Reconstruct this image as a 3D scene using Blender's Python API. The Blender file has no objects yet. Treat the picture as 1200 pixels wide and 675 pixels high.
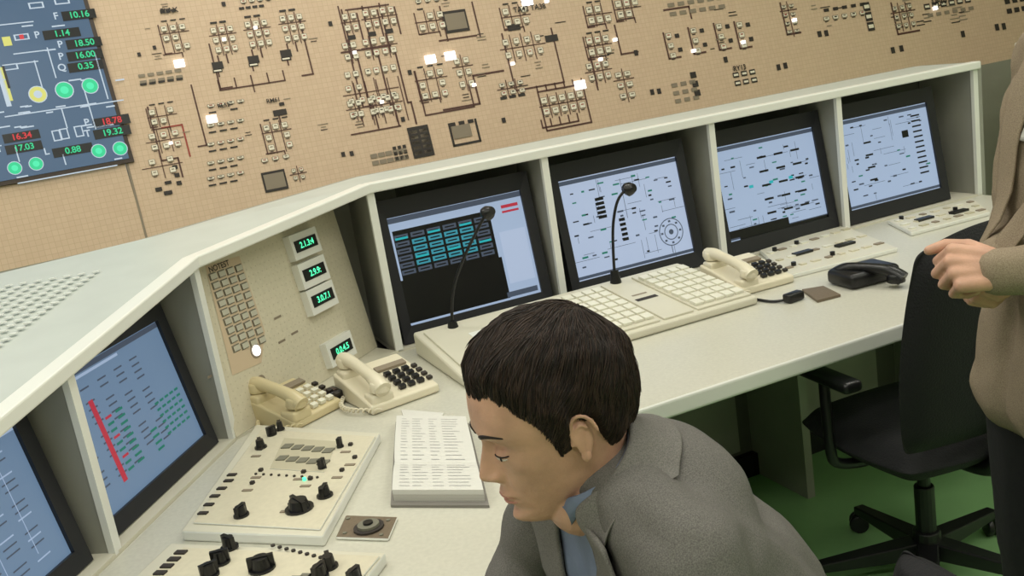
import bpy, bmesh, math, random
from mathutils import Vector, Matrix, noise
from mathutils.bvhtree import BVHTree
random.seed(7)
rad=math.radians
scene=bpy.context.scene
# ------------------------------------------------------------------ camera
ROLL=rad(9);PITCH=rad(13.5);FPX=1133.0;CAM=Vector((0,0,1.55))
fw=Vector((0,math.cos(PITCH),-math.sin(PITCH)));up0=Vector((0,math.sin(PITCH),math.cos(PITCH)))
cr=Vector((1,0,0))*math.cos(ROLL)-up0*math.sin(ROLL);cu=Vector((1,0,0))*math.sin(ROLL)+up0*math.cos(ROLL)
cam=bpy.data.cameras.new("camera");camo=bpy.data.objects.new("camera",cam);scene.collection.objects.link(camo)
M=Matrix((cr,cu,-fw)).transposed().to_4x4();M.translation=CAM;camo.matrix_world=M
cam.sensor_width=36;cam.lens=FPX/1200*36;cam.clip_start=.05
scene.camera=camo
scene.view_settings.view_transform='Standard'
# survey helpers: measured bearings from the known viewpoint, intersected with real planes of the room
def bearing(u,v): return (fw*FPX+cr*(u-600)+cu*(337.5-v))
def plan(u,v,z):
    d=bearing(u,v);t=(z-CAM.z)/d.z
    return CAM+d*t
def plan_y(u,v,y):
    d=bearing(u,v);return CAM+d*(y/d.y)
class Fr:
    def __init__(s,O,U,V):
        s.O=Vector(O);s.U=Vector(U).normalized();V=Vector(V);V=V-s.U*V.dot(s.U);s.V=V.normalized();s.N=s.U.cross(s.V)
    def M(s):
        m=Matrix((s.U,s.V,s.N)).transposed().to_4x4();m.translation=s.O;return m
    def at(s,a,b,h=0): return s.O+s.U*a+s.V*b+s.N*h
    def px(s,u,v):
        d=bearing(u,v);t=(s.O-CAM).dot(s.N)/d.dot(s.N);p=CAM+d*t-s.O
        return p.dot(s.U),p.dot(s.V)
# ------------------------------------------------------------------ materials
def lin(c):
    return tuple(((x/255)/12.92 if x/255<=.04045 else (((x/255)+.055)/1.055)**2.4) for x in c)
MATS={}
def mat(name,c,rough=.5,metal=0,em=0,noise_amt=0.0,nscale=20,bump=0,bscale=60,spec=.5):
    if name in MATS: return MATS[name]
    m=bpy.data.materials.new(name);m.use_nodes=True;nt=m.node_tree;b=nt.nodes["Principled BSDF"]
    col=lin(c)+(1,)
    b.inputs["Roughness"].default_value=rough;b.inputs["Metallic"].default_value=metal
    b.inputs["Base Color"].default_value=col
    try:b.inputs["Specular IOR Level"].default_value=spec
    except: pass
    if em>0:
        b.inputs["Emission Color"].default_value=col;b.inputs["Emission Strength"].default_value=em
        if name.startswith("screen"): b.inputs["Base Color"].default_value=tuple(x*.25 for x in col[:3])+(1,)
    tc=None
    if noise_amt>0:
        tc=nt.nodes.new("ShaderNodeTexCoord");n=nt.nodes.new("ShaderNodeTexNoise");n.inputs["Scale"].default_value=nscale;n.inputs["Detail"].default_value=4
        nt.links.new(tc.outputs["Object"],n.inputs["Vector"])
        r=nt.nodes.new("ShaderNodeValToRGB")
        r.color_ramp.elements[0].position=.3;r.color_ramp.elements[1].position=.7
        r.color_ramp.elements[0].color=tuple(x*(1-noise_amt) for x in col[:3])+(1,)
        r.color_ramp.elements[1].color=tuple(min(1,x*(1+noise_amt)) for x in col[:3])+(1,)
        nt.links.new(n.outputs["Fac"],r.inputs["Fac"]);nt.links.new(r.outputs["Color"],b.inputs["Base Color"])
    if bump>0:
        tc=tc or nt.nodes.new("ShaderNodeTexCoord");n2=nt.nodes.new("ShaderNodeTexNoise");n2.inputs["Scale"].default_value=bscale;n2.inputs["Detail"].default_value=5
        nt.links.new(tc.outputs["Object"],n2.inputs["Vector"]);bp=nt.nodes.new("ShaderNodeBump");bp.inputs["Strength"].default_value=bump;bp.inputs["Distance"].default_value=.01
        nt.links.new(n2.outputs["Fac"],bp.inputs["Height"]);nt.links.new(bp.outputs["Normal"],b.inputs["Normal"])
    MATS[name]=m;return m
def tile_mat(name,c1,c2,cmort,scale):
    m=bpy.data.materials.new(name);m.use_nodes=True;nt=m.node_tree;b=nt.nodes["Principled BSDF"];b.inputs["Roughness"].default_value=.5
    tc=nt.nodes.new("ShaderNodeTexCoord");br=nt.nodes.new("ShaderNodeTexBrick")
    br.offset=0;br.squash=1
    br.inputs["Scale"].default_value=scale;br.inputs["Brick Width"].default_value=.5;br.inputs["Row Height"].default_value=.5
    br.inputs["Mortar Size"].default_value=.025;br.inputs["Mortar Smooth"].default_value=.4
    br.inputs["Color1"].default_value=lin(c1)+(1,);br.inputs["Color2"].default_value=lin(c2)+(1,);br.inputs["Mortar"].default_value=lin(cmort)+(1,)
    nt.links.new(tc.outputs["Object"],br.inputs["Vector"]);nt.links.new(br.outputs["Color"],b.inputs["Base Color"])
    MATS[name]=m;return m
tan=tile_mat("tan_mosaic",(214,188,160),(209,182,154),(197,170,141),25)
m_line=mat("mimic_line_brown",(86,56,48),.6);m_red=mat("mimic_red",(160,70,58),.6);m_dk=mat("symbol_dark",(48,42,38),.6)
m_lt=mat("symbol_light",(236,228,208),.5);m_gy=mat("symbol_grey",(140,128,110),.6);m_black=mat("black_plastic",(16,16,18),.35)
m_glow=mat("white_glow",(255,255,255),.4,em=1.3)  # glowing white, for the board blocks and the panel lamp
m_cream=mat("cream_laminate",(210,206,188),.38,noise_amt=.03,nscale=8)
m_desk=mat("desk_laminate",(200,198,184),.34,noise_amt=.05,nscale=120)
m_white=mat("white_trim",(230,231,224),.28)
m_grey=mat("console_grey_paint",(152,152,142),.5,noise_amt=.04,nscale=10)
m_ledge=mat("ledge_grey_green",(192,198,192),.38,noise_amt=.03,nscale=12)
m_dgrey=mat("dark_grey_panel",(96,96,88),.6,noise_amt=.06,nscale=12)
m_bezel=mat("monitor_bezel",(30,31,36),.4)
m_phone=mat("phone_ivory",(224,216,192),.35)
m_phone2=mat("phone_beige",(208,194,154),.38)
m_btn=mat("button_white",(226,224,208),.4);m_btng=mat("button_grey",(120,118,104),.5);m_btnl=mat("button_light_grey",(190,188,172),.5)
m_green=mat("digit_green",(90,255,190),.5,em=1.0);m_hair=mat("hair_dark_brown",(33,25,21),.55,noise_amt=.35,nscale=60,spec=.3);m_hair2=mat("hair_mid_brown",(56,42,34),.55,spec=.3)
m_panel=mat("panel_tan_cream",(210,203,180),.45,noise_amt=.04,nscale=90)
m_black_fab=mat("chair_black_fabric",(24,24,27),.85,bump=.3,bscale=200)
# ------------------------------------------------------------------ builders
def empty(name,loc=(0,0,0)):
    o=bpy.data.objects.new(name,None);scene.collection.objects.link(o);o.empty_display_size=.1;return o
def link(name,me,parent=None,M=None,smooth=False):
    o=bpy.data.objects.new(name,me);scene.collection.objects.link(o)
    if M is not None:o.matrix_world=M
    if parent:o.parent=parent
    if smooth:
        for p in me.polygons:p.use_smooth=True
    return o
class MB:
    def __init__(s): s.v=[];s.f=[];s.mi=[];s.m=[]
    def mid(s,m):
        if m not in s.m:s.m.append(m)
        return s.m.index(m)
    def poly(s,pts,m):
        k=len(s.v);s.v+= [tuple(p) for p in pts];s.f.append(tuple(range(k,k+len(pts))));s.mi.append(s.mid(m))
    def rect(s,cx,cy,w,h,z,m): s.poly([(cx-w/2,cy-h/2,z),(cx+w/2,cy-h/2,z),(cx+w/2,cy+h/2,z),(cx-w/2,cy+h/2,z)],m)
    def prism(s,bot,top,m,mt=None):
        k=len(s.v);n=len(bot);s.v+=[tuple(p) for p in bot]+[tuple(p) for p in top];a=s.mid(m);b=s.mid(mt or m)
        s.f.append(tuple(range(k+n-1,k-1,-1)));s.mi.append(a);s.f.append(tuple(range(k+n,k+2*n)));s.mi.append(b)
        for i in range(n):
            j=(i+1)%n;s.f.append((k+i,k+j,k+n+j,k+n+i));s.mi.append(a)
    def box(s,cx,cy,z0,w,h,d,m,mt=None):
        c=[(cx-w/2,cy-h/2),(cx+w/2,cy-h/2),(cx+w/2,cy+h/2),(cx-w/2,cy+h/2)]
        s.prism([(x,y,z0) for x,y in c],[(x,y,z0+d) for x,y in c],m,mt)
    def cyl(s,cx,cy,z0,r,d,m,n=16,r2=None):
        r2=r if r2 is None else r2
        s.prism([(cx+r*math.cos(6.2832*i/n),cy+r*math.sin(6.2832*i/n),z0) for i in range(n)],[(cx+r2*math.cos(6.2832*i/n),cy+r2*math.sin(6.2832*i/n),z0+d) for i in range(n)],m)
    def disc(s,cx,cy,r,z,m,n=18): s.poly([(cx+r*math.cos(6.2832*i/n),cy+r*math.sin(6.2832*i/n),z) for i in range(n)],m)
    def seg(s,p,q,w,z,m):
        p=Vector(p);q=Vector(q);d=(q-p)
        if d.length<1e-6:return
        d.normalize();n=Vector((-d.y,d.x))*w/2;e=d*w/2
        s.poly([(p-e-n).to_tuple()+(z,),(q+e-n).to_tuple()+(z,),(q+e+n).to_tuple()+(z,),(p-e+n).to_tuple()+(z,)],m)
    def build(s,name,parent=None,M=None,bevel=0,seg=2,smooth=False):
        me=bpy.data.meshes.new(name);me.from_pydata(s.v,[],s.f);
        for m in s.m:me.materials.append(m)
        for p,i in zip(me.polygons,s.mi):p.material_index=i
        me.update();o=link(name,me,parent,M,smooth)
        if bevel:
            b=o.modifiers.new("bevel",'BEVEL');b.width=bevel;b.segments=seg;b.limit_method='ANGLE';b.angle_limit=rad(35)
        return o
def wbox(mb,p,q,thick,z0,z1,m):
    """vertical wall slab between plan points p,q (thickness to the left of p->q)"""
    p=Vector(p[:2]);q=Vector(q[:2]);d=(q-p).normalized();n=Vector((-d.y,d.x))*thick
    c=[p,q,q+n,p+n]
    if isinstance(z1,(tuple,list)): za,zb=z1
    else: za=zb=z1
    zz=[za,zb,zb,za]
    mb.prism([(x.x,x.y,z0) for x in c],[(x.x,x.y,z) for x,z in zip(c,zz)],m)
def rbox(name,size,M,bevel,m,parent,seg=3,sub=0):
    mb=MB();mb.box(0,0,-size[2]/2,size[0],size[1],size[2],m);o=mb.build(name,parent,M,bevel,seg,smooth=True)
    return o
def tube(name,pts,r,m,parent=None,res=4,cyc=False,radii=None):
    cu_=bpy.data.curves.new(name,'CURVE');cu_.dimensions='3D';cu_.bevel_depth=r;cu_.bevel_resolution=res
    sp=cu_.splines.new('NURBS');sp.points.add(len(pts)-1)
    for i,p in enumerate(pts):
        sp.points[i].co=tuple(p)+(1,)
        if radii:sp.points[i].radius=radii[i]
    sp.use_endpoint_u=True;sp.order_u=3;cu_.materials.append(m);cu_.use_fill_caps=True
    o=bpy.data.objects.new(name,cu_);scene.collection.objects.link(o)
    if parent:o.parent=parent
    return o
def text(s,name,M,size,m,parent,align='CENTER'):
    c=bpy.data.curves.new(name,'FONT');c.body=s;c.size=size;c.align_x=align;c.align_y='CENTER';c.materials.append(m);c.offset=size*.02
    o=bpy.data.objects.new(name,c);scene.collection.objects.link(o);o.matrix_world=M
    if parent:o.parent=parent
    return o
def T(x,y,z):return Matrix.Translation((x,y,z))
def R(a,ax):return Matrix.Rotation(a,4,ax)
# ------------------------------------------------------------------ room
S0=Vector((-1.291,3.528,1.1))
n2=Vector((-.402,.916,0)).normalized();LE=rad(12)
B2=Fr(S0,(.916,.402,0),n2*math.sin(LE)+Vector((0,0,math.cos(LE))))
u1=Vector((.858,.514,0)).normalized();n1=Vector((-u1.y,u1.x,0))
B1=Fr(S0,u1,n1*math.sin(LE)+Vector((0,0,math.cos(LE))))
CEIL=3.3;BH=(CEIL-1.1)/math.cos(LE)
board=empty("mimic_board")
mb=MB();mb.box(3.05,BH/2,-.06,6.1,BH,.06,tan);mb.build("mosaic_main",board,B2.M())
mb=MB();mb.box(-1.55,BH/2,-.06,3.1,BH,.06,tan);mb.build("mosaic_side",board,B1.M())
mb=MB();mb.box(.0,BH/2,-.02,.008,BH,.022,m_gy);mb.build("board_joint",board,B2.M())
m_low=mat("lower_wall_grey",(150,150,136),.6,noise_amt=.04,nscale=6)
mb=MB()
pe=B2.at(6.1,0);ps=B1.at(-3.1,0)
wbox(mb,S0,pe,.06,0,1.1,m_low);wbox(mb,ps,S0,.06,0,1.1,m_low)
mb.build("wall_back")
m_floor=mat("floor_green",(138,182,124),.3,noise_amt=.08,nscale=5)
mb=MB();mb.box(.6,1.8,-.1,9.6,9.6,.1,m_floor);mb.build("floor")
m_ceil=mat("ceiling_white",(225,225,218),.8)
mb=MB();mb.box(.6,1.8,CEIL,9.6,9.6,.1,m_ceil);mb.build("ceiling")
m_wall=mat("wall_paint",(190,188,170),.7,noise_amt=.03,nscale=3)
mb=MB();mb.box(-3.95,1.8,0,.1,9,CEIL,m_wall);mb.build("wall_left")
mb=MB();mb.box(4.6,1.8,0,.1,9,CEIL,m_wall);mb.build("wall_right")
mb=MB();mb.box(.6,-2.5,0,9.2,.1,CEIL,m_wall);mb.build("wall_front")
# ------------------------------------------------------------------ mimic board drawing
dm=MB()
def K(u,v):
    a=B2.px(u,v);b=B2.px(u+4,v);return (Vector(b)-Vector(a)).length/4
def dev(u,v,w=8,h=9,style=0):
    k=K(u,v)*1.0;a,b=B2.px(u,v);w*=k;h*=k
    if style==0:
        dm.rect(a,b,w,h,.003,m_gy);dm.rect(a,b,w-k*2,h-k*2,.004,m_lt);dm.rect(a,b,w*.45,k*1.6,.005,m_dk)
    elif style==1:
        dm.rect(a,b,w,h,.003,m_dk)
    elif style==2:
        dm.rect(a,b,w,h,.003,m_dk);dm.rect(a,b,w*.8,h*.45,.004,m_lt)
    elif style==3:
        dm.rect(a,b,w,h,.0035,m_lt)
    elif style==4:
        dm.rect(a,b,w,h,.0037,m_gy)
def grid(u,v,nc,nr,dx,dy,w=8,h=9,style=0,p=1.0):
    k=K(u,v);a0,b0=B2.px(u,v)
    if style==0 and nr>1 and nc>1:
        for i in range(nc):
            x=a0+(i+.5)*dx*k-.0*k
            if i<nc-1: dm.seg((x,b0+.5*dy*k),(x,b0-(nr-.4)*dy*k),1.0*k,.0022,m_line)
        dm.seg((a0-.6*dx*k,b0-.5*dy*k),(a0+(nc-.4)*dx*k,b0-.5*dy*k),1.0*k,.0022,m_line)
    for i in range(nc):
        for j in range(nr):
            if random.random()>p:continue
            a=a0+i*dx*k;b=b0-j*dy*k;ww=w*k;hh=h*k;st=style
            if st==0:
                dm.rect(a,b,ww*.86,hh*.76,.003,m_gy);dm.rect(a,b,ww*.86-k*1.2,hh*.76-k*1.2,.004,m_lt)
                dm.rect(a,b+hh*.08,ww*.38,k*1.1,.005,random.choice([m_dk,m_gy,m_red,m_gy]))
                dm.rect(a-ww*.05,b-hh*.54,ww*.5,k*.8,.003,m_dk)
            elif st==1: dm.rect(a,b,ww,hh,.003,m_dk)
            elif st==3: dm.rect(a,b,ww,hh,.003,m_lt)
            elif st==4: dm.rect(a,b,ww,hh,.003,m_gy)
            elif st==2: dm.rect(a,b,ww,hh,.003,m_dk);dm.rect(a,b,ww*.75,hh*.4,.004,m_lt)
def pl(u,v,offs,w=1.8,m=None):
    k=K(u,v);a0,b0=B2.px(u,v);m=m or m_line
    pts=[(a0,b0)];
    for dx,dy in offs:pts.append((pts[-1][0]+dx*k,pts[-1][1]-dy*k))
    for p,q in zip(pts,pts[1:]):dm.seg(p,q,w*k,.002,m)
def tree(u,v,w,n,drop,up=8):
    pl(u,v,[(w,0)]);
    k=K(u,v);a0,b0=B2.px(u,v)
    for i in range(n):
        x=a0+w*k*i/(n-1);dm.seg((x,b0),(x,b0+up*k),1.6*k,.002,m_line)
    dm.seg((a0+w*k/2,b0),(a0+w*k/2,b0-drop*k),1.6*k,.002,m_line)
def block(u,v,nc=3,nr=3,dx=11,dy=12,meter=False,line=True,rows_lab=True):
    """typical loop: label row, controller tiles, pipework"""
    if rows_lab: grid(u,v-9,nc,1,dx,5,7,1.6,1,.9)
    grid(u,v,nc,nr,dx,dy,8.5,9,0,.9)
    if line:
        pl(u,v+dy*nr*.85,[(dx*(nc-1),0),(0,5)],1.4);pl(u-7,v-4,[(0,dy*nr),(8,0)],1.4)
    if meter: dev(u+dx*(nc-1)/2+3,v+dy*nr+1,12,8,1)
# columns across the board, top band
block(192,34,3,3,11,12); grid(190,14,3,1,7,5,5,4,1)
grid(166,89,5,2,11,8,8,4,4);grid(168,99,5,1,11,8,8,3,1,.7)
dev(163,64,4,5,1);dev(181,56,4,5,1)
for u,v in((250,36),(290,29),(331,22)):
    grid(u,v-9,2,1,11,5,8,2.4,1);grid(u,v,3,3,10,12,8,9,0)
    pl(u+5,v+30,[(0,18),(-4,0),(0,6)]);pl(u+15,v+28,[(0,10)])
for u,v in((255,77),(297,70),(335,63)): dev(u,v,13,9,1);dev(u,v+6,11,4,2)
tree(258,106,80,5,8,12);pl(245,52,[(0,55),(14,0)]);pl(350,20,[(0,68),(-13,0)])
grid(283,10,4,1,8,5,6,3,1);grid(285,2,4,1,10,5,8,5,0)
for u in(404,428,448):
    v=20-(u-404)*.17
    grid(u,v,2,2,10,13,8,9,0);grid(u,v+34,2,2,10,13,8,9,0);grid(u+3,v+68,2,1,10,13,8,9,0);grid(u+6,v+102,2,2,10,13,8,9,0)
    pl(u-4,v-8,[(0,55),(5,0),(0,60),(4,0),(0,25)],2.0);pl(u+14,v-4,[(0,30),(0,0)]);dev(u+8,v+24,9,5,1)
pl(405,12,[(52,0)]);pl(412,158,[(60,0)]);pl(400,62,[(60,0)]);pl(396,8,[(0,118),(16,0)])
block(492,20,3,2,12,12);grid(490,2,4,1,11,6,8,5,0)
dev(534,25,28,24,1);dev(534,25,24,18,4);dev(530,22,8,8,3);dev(541,27,7,9,1);pl(515,48,[(45,0)]);pl(515,8,[(0,38)]);pl(553,3,[(0,38)])
block(492,88,3,3,12,12);pl(486,84,[(0,50),(60,0),(0,-25)]);grid(535,72,2,3,11,13,8,9,0)
pl(520,129,[(44,0),(0,-32),(38,0)],2.2)
block(592,14,3,2,11,12,False);dev(602,32,15,7,1);dev(646,45,15,7,1);grid(592,50,4,2,13,14,8,9,0);pl(588,40,[(0,62),(60,0),(0,-60)])
grid(588,100,3,2,11,9,8,6,0);grid(590,115,3,1,11,9,8,3,1)
grid(637,118,5,2,11,12,9,9,0);tree(630,108,55,6,0,6);pl(630,108,[(0,42),(55,0),(0,-42)]);tree(636,150,44,5,0,8)
for u,v in((690,12),(724,5)): block(u,v,3,2,10,11)
block(690,48,3,2,10,12);grid(690,78,3,2,10,12,8,8,0);pl(686,44,[(0,55)]);grid(724,88,2,3,11,11,9,7,0);pl(720,30,[(0,30),(20,0)])
for u,v in((783,42),(812,36),(842,31),(866,29)):
    grid(u,v,1,3,8,10,8,7,0);grid(u+10,v,1,2,8,14,5,4,1);pl(u-6,v-3,[(0,26),(14,0)])
grid(790,100,3,3,11,8,7,4,4);grid(812,88,1,3,11,9,7,6,1);grid(862,88,3,2,10,8,7,5,2)
pl(778,12,[(30,0),(0,12)]);grid(786,6,6,2,12,9,8,4,4)
grid(918,8,2,4,9,8,7,4,0);pl(914,4,[(0,30),(16,0)]);grid(968,22,5,1,11,9,8,5,0);grid(968,12,5,1,11,9,6,3,1);grid(1015,8,1,3,9,9,8,8,2)
grid(1048,10,3,3,9,8,6,5,0);pl(1044,4,[(0,28),(26,0)]);grid(1086,8,6,1,10,8,7,5,2);grid(1090,18,6,1,10,8,6,3,4);grid(1180,2,3,2,9,8,6,4,1)
for u,v in((387,28),(480,85),(402,181),(412,180),(590,141),(764,108),(772,107),(960,40),(968,39),(912,79),(920,77),(1046,59),(1056,57),(1168,32),(1176,31),(262,5),(472,140),(745,62),(850,70),(1128,40)): dev(u,v,4.5,5.5,1)
# lower band
block(178,132,3,2,11,12);grid(178,160,3,2,14,14,9,9,0);grid(178,190,2,2,22,14,9,9,0);pl(173,126,[(0,68),(20,0),(0,24)],2);pl(190,150,[(24,0),(0,40)],2,m_red);dev(197,214,8,4,1);dev(197,226,10,5,1);dev(186,222,8,5,1)
pl(224,100,[(0,75),(-10,0)]);grid(205,196,1,3,9,10,6,5,1)
for v in(127,150,172,194,212):
    grid(247,v-3,4,1,12,9,10,5,0);grid(249,v+5,3,1,13,9,9,2.0,1,.8)
block(312,150,3,3,11,12);dev(328,132,16,7,1);dev(330,122,6,4,1);pl(327,136,[(0,10)]);grid(310,188,3,1,13,9,9,6,0)
dev(322,212,28,24,1);dev(322,212,24,18,4);dev(316,215,7,9,3);dev(330,209,8,8,1);grid(344,200,2,2,9,9,6,6,0)
grid(408,104,5,3,13,15,8,8,0,.75);
for i in range(5):pl(414+i*13,98-i*2.1,[(0,50)],1.2)
grid(438,183,5,2,9,8,8,5,4);grid(462,174,3,3,6,6,4,4,1);
dev(493,166,25,35,1);grid(484,155,2,5,12,6,9,3.5,4)
pl(526,146,[(0,24),(32,0),(0,-24)],2.6,m_dk);dev(541,154,22,14,4);dev(541,154,16,8,3);dev(541,154,7,10,1);grid(530,146,3,1,11,6,7,4,1)
rr0=random.Random(12)
for i in range(45):   # scattered engraved legends between the loops
    u=rr0.uniform(160,1150);v=rr0.uniform(0,200-(u-160)*.19)
    k=K(u,v);a,b=B2.px(u,v)
    for j in range(rr0.choice([1,2,3])): dm.rect(a,b-j*3.2*k,rr0.uniform(5,13)*k,.9*k,.0025,rr0.choice([m_dk,m_gy]))
bigs=((210,75),(248,140),(504,70),(527,66),(679,100),(617,2))
for u,v in bigs+((299,33),(447,120),(720,47),(812,60),(930,24),(640,2),(262,47),(415,62),(600,75),(555,100),(703,70),(1095,10),(200,168),(870,50)):
    big=(u,v) in bigs
    a,b=B2.px(u,v);k=K(u,v);dm.box(a,b,0,(12 if big else 4)*k,(9 if big else 3)*k,.012,m_glow)  # small glowing white blocks set on the board
dm.build("mimic_symbols",board,B2.M())
def btext(s,u,v,sz):
    a,b=B2.px(u,v);text(s,"label_text",B2.M()@T(a,b,.006),sz*K(u,v),m_dk,board)
btext("FLAX",198,13,9);btext("TA42 TA38",620,10,8);btext("RL52",262,124,7);btext("RM61",320,118,7);btext("UF10",1100,2,8);btext("RY13",866,80,7)
# ------------------------------------------------------------------ large wall display
disp=empty("wall_display_screen")
sc_bg=mat("screen_slate_blue",(72,100,130),.3,em=.7);sc_frame=mat("display_frame",(60,48,40),.5)
a1,b1=B1.px(157,190);a0=a1-2.2;b2=2.0
mb=MB();mb.box((a0+a1)/2,(b1+b2)/2,0,a1-a0,b2-b1,.012,sc_frame);mb.box((a0+a1)/2,(b1+b2)/2,.012,a1-a0-.03,b2-b1-.03,.002,sc_bg)
W=mat("screen_white",(190,205,220),.4,em=.8);Kc=mat("screen_black",(4,6,8),.3);Gc=mat("screen_green",(40,200,140),.4,em=.9);Yc=mat("screen_yellow",(205,205,110),.4,em=.9);GD=mat("screen_light_green",(70,225,170),.4,em=.9);Rc=mat("screen_red",(210,50,60),.4,em=.8)
def KK(u,v):
    a=B1.px(u,v);b=B1.px(u+4,v);return (Vector(b)-Vector(a)).length/4
def q1(u,v,w,h,m,z=.016):
    a,b=B1.px(u,v);k=KK(u,v);mb.rect(a,b,w*k,h*k,z,m)
for (u,v,w,s,l) in ((92,19,40,"10.16","F"),(72,41,44,"1.14","P"),(98,52,42,"18.50","P"),(99,66,42,"16.00","P"),(100,79,42,"0.35","Q"),(25,161,44,"16.34","P"),(28,174,44,"17.03","T"),(85,177,48,"0.88","L"),(130,143,44,"18.78","P"),(131,156,44,"19.32","T")):
    q1(u,v,w,12,Kc);a,b=B1.px(u,v);k=KK(u,v)
    col=Rc if v in(143,161) else Gc
    text(s,"digits",B1.M()@T(a,b,.018),11*k,col,disp);a,b=B1.px(u-w/2-7,v+2);text(l,"tag",B1.M()@T(a,b,.018),12*k,W,disp)
for u,v,r_,m_ in((44,112,10,Yc),(75,107,10,Gc),(105,102,9,Gc),(17,198,8,Gc),(42,193,8,Gc),(115,178,8,Gc),(140,175,8,Gc)):
    a,b=B1.px(u,v);k=KK(u,v);mb.disc(a,b,r_*1.12*k,.0165,W);mb.disc(a,b,r_*k,.017,m_);mb.disc(a,b,r_*.5*k,.0175,GD if m_==Gc else W)
q1(7,100,5,45,Yc);q1(3,100,6,60,W);q1(7,92,3,30,Kc,.0175)
q1(8,50,10,12,Yc);
for u,v,w,h in((60,130,110,1.5),(45,90,1.5,40),(75,140,1.5,26),(105,130,1.5,50),(20,182,1.5,20),(10,30,60,1.5),(40,62,50,1.5),(60,75,1.5,40),(120,122,50,1.5),(80,205,120,1.5),(118,90,1.5,60),(75,188,1.5,14),(30,75,30,1.5)): q1(u,v,w,h,W)
for i in range(26):
    q1(random.uniform(0,140),random.choice([32,60,95,126,133,148,150,187,208]),random.uniform(8,16),1.8,W)
for u,v in((42,8),(72,3),(25,45),(12,80)): q1(u,v,18,8,W);q1(u,v,14,5,sc_bg,.0168)
for u,v in((75,158),(92,155),(66,160)): q1(u,v,10,14,W);q1(u,v,7,11,sc_bg,.0168)
q1(25,45,5,6,Rc,.0175)
mb.build("display_face",disp,B1.M())
# ------------------------------------------------------------------ console
C1=Vector((-.711,2.2));E1=Vector((-.357,2.72));E2=Vector((1.827,3.60));A0=Vector((-1.026,.5))
ZL={'A0':.985,'C1':1.209,'E':1.256}
ub=(E2-E1).normalized();nb=Vector((-ub.y,ub.x))   # nb points behind bank B
ua=(A0-C1).normalized();na=Vector((-.983,.182))   # outward behind bank A
def SB(s,n,z=0):
    p=E1+ub*s-nb*n;return Vector((p.x,p.y,z))
con=empty("control_console")
mb=MB()
desk=[(-1.026,.5),(-.31,.5),(-.105,1.384),(-.055,1.60),(-.02,1.72),(.04,1.84),(.13,1.925),(.24,1.985),(2.164,2.766),tuple(E2),tuple(E1),tuple(C1)]
mb.prism([(x,y,.715) for x,y in desk],[(x,y,.76) for x,y in desk],m_white,m_desk)
mb.build("desk_top",con,None,.008,3)
# lip (front upper trim) + ledge
lip=[(A0.x,A0.y,ZL['A0']),(C1.x,C1.y,ZL['C1']),(E1.x,E1.y,ZL['E']),(E2.x,E2.y,ZL['E'])]
back=[(-1.52,.5,.985),(-1.3,2.3,1.222),(-.93,2.5,1.23),(-.42,2.985,1.256),(E2.x-.106,E2.y+.262,1.256)]
mb=MB()
mb.poly([lip[0],lip[1],back[1],back[0]],m_ledge);mb.poly([lip[1],lip[2],back[3],back[2],back[1]],m_ledge);mb.poly([lip[2],lip[3],back[4],back[3]],m_ledge)
# back skins down to floor
for p,q in zip(back,back[1:]):
    mb.poly([(p[0],p[1],0),(q[0],q[1],0),q,p],m_grey)
mb.poly([(back[0][0],back[0][1],0),back[0],lip[0],(A0.x,A0.y,0)],m_grey)
mb.poly([(E2.x,E2.y,0),lip[3],back[4],(back[4][0],back[4][1],0)],m_grey)
o=mb.build("ledge_shell",con)
s_=o.modifiers.new("sol",'SOLIDIFY');s_.thickness=.018;s_.offset=-1
# lip trims
mb=MB()
for (p,q,n) in((lip[0],lip[1],na),(lip[1],lip[2],Vector((-.904,.427))),(lip[2],lip[3],nb)):
    P=Vector(p);Q=Vector(q);off=Vector((n.x,n.y,0))
    d=(Q-P).normalized()*.006;P=P-d;Q=Q+d
    def sec(X): return [X-off*.012+Vector((0,0,-.024)),X+off*.03+Vector((0,0,-.024)),X+off*.03+Vector((0,0,.004)),X-off*.012+Vector((0,0,.004))]
    mb.prism(sec(P),sec(Q),m_white)
mb.build("lip_trim",con,None,.004,2)
# dividers
mb=MB()
def post(p,n,z1,depth=.27,w=.022,thick_m=m_grey):
    d=Vector((-n.y,n.x));a=Vector(p)
    c=[a-d*w/2,a+d*w/2,a+d*w/2+n*.014,a-d*w/2+n*.014]
    mb.prism([(x.x,x.y,.76) for x in c],[(x.x,x.y,z1) for x in c],m_white)
    c=[a-d*w*.35+n*.014,a+d*w*.35+n*.014,a+d*w*.35+n*depth,a-d*w*.35+n*depth]
    mb.prism([(x.x,x.y,.76) for x in c],[(x.x,x.y,z1-.004) for x in c],thick_m)
for s,dp in((0.005,.27),(.555,.2),(1.165,.27),(1.695,.2),(2.343,.26)):
    post(E1+ub*s,nb,ZL['E']-.02,dp)
post(C1-Vector((0,0.0)),Vector((-.97,.24)).normalized(),ZL['C1']-.02,.26)
post(A0.lerp(C1,(1.68-.5)/1.7),na,1.209-.131*.52-.02,.22)
post(A0.lerp(C1,(1.14-.5)/1.7),na,1.209-.131*1.06-.02,.22)
post(A0.lerp(C1,.01),na,.965,.22)
# bay back walls
wbox(mb,E1+nb*.27,E2+nb*.27,.01,.76,1.25,m_dgrey)
wbox(mb,A0+na*.27,C1+na*.27,.01,.76,(.98,1.2),m_dgrey)
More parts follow.
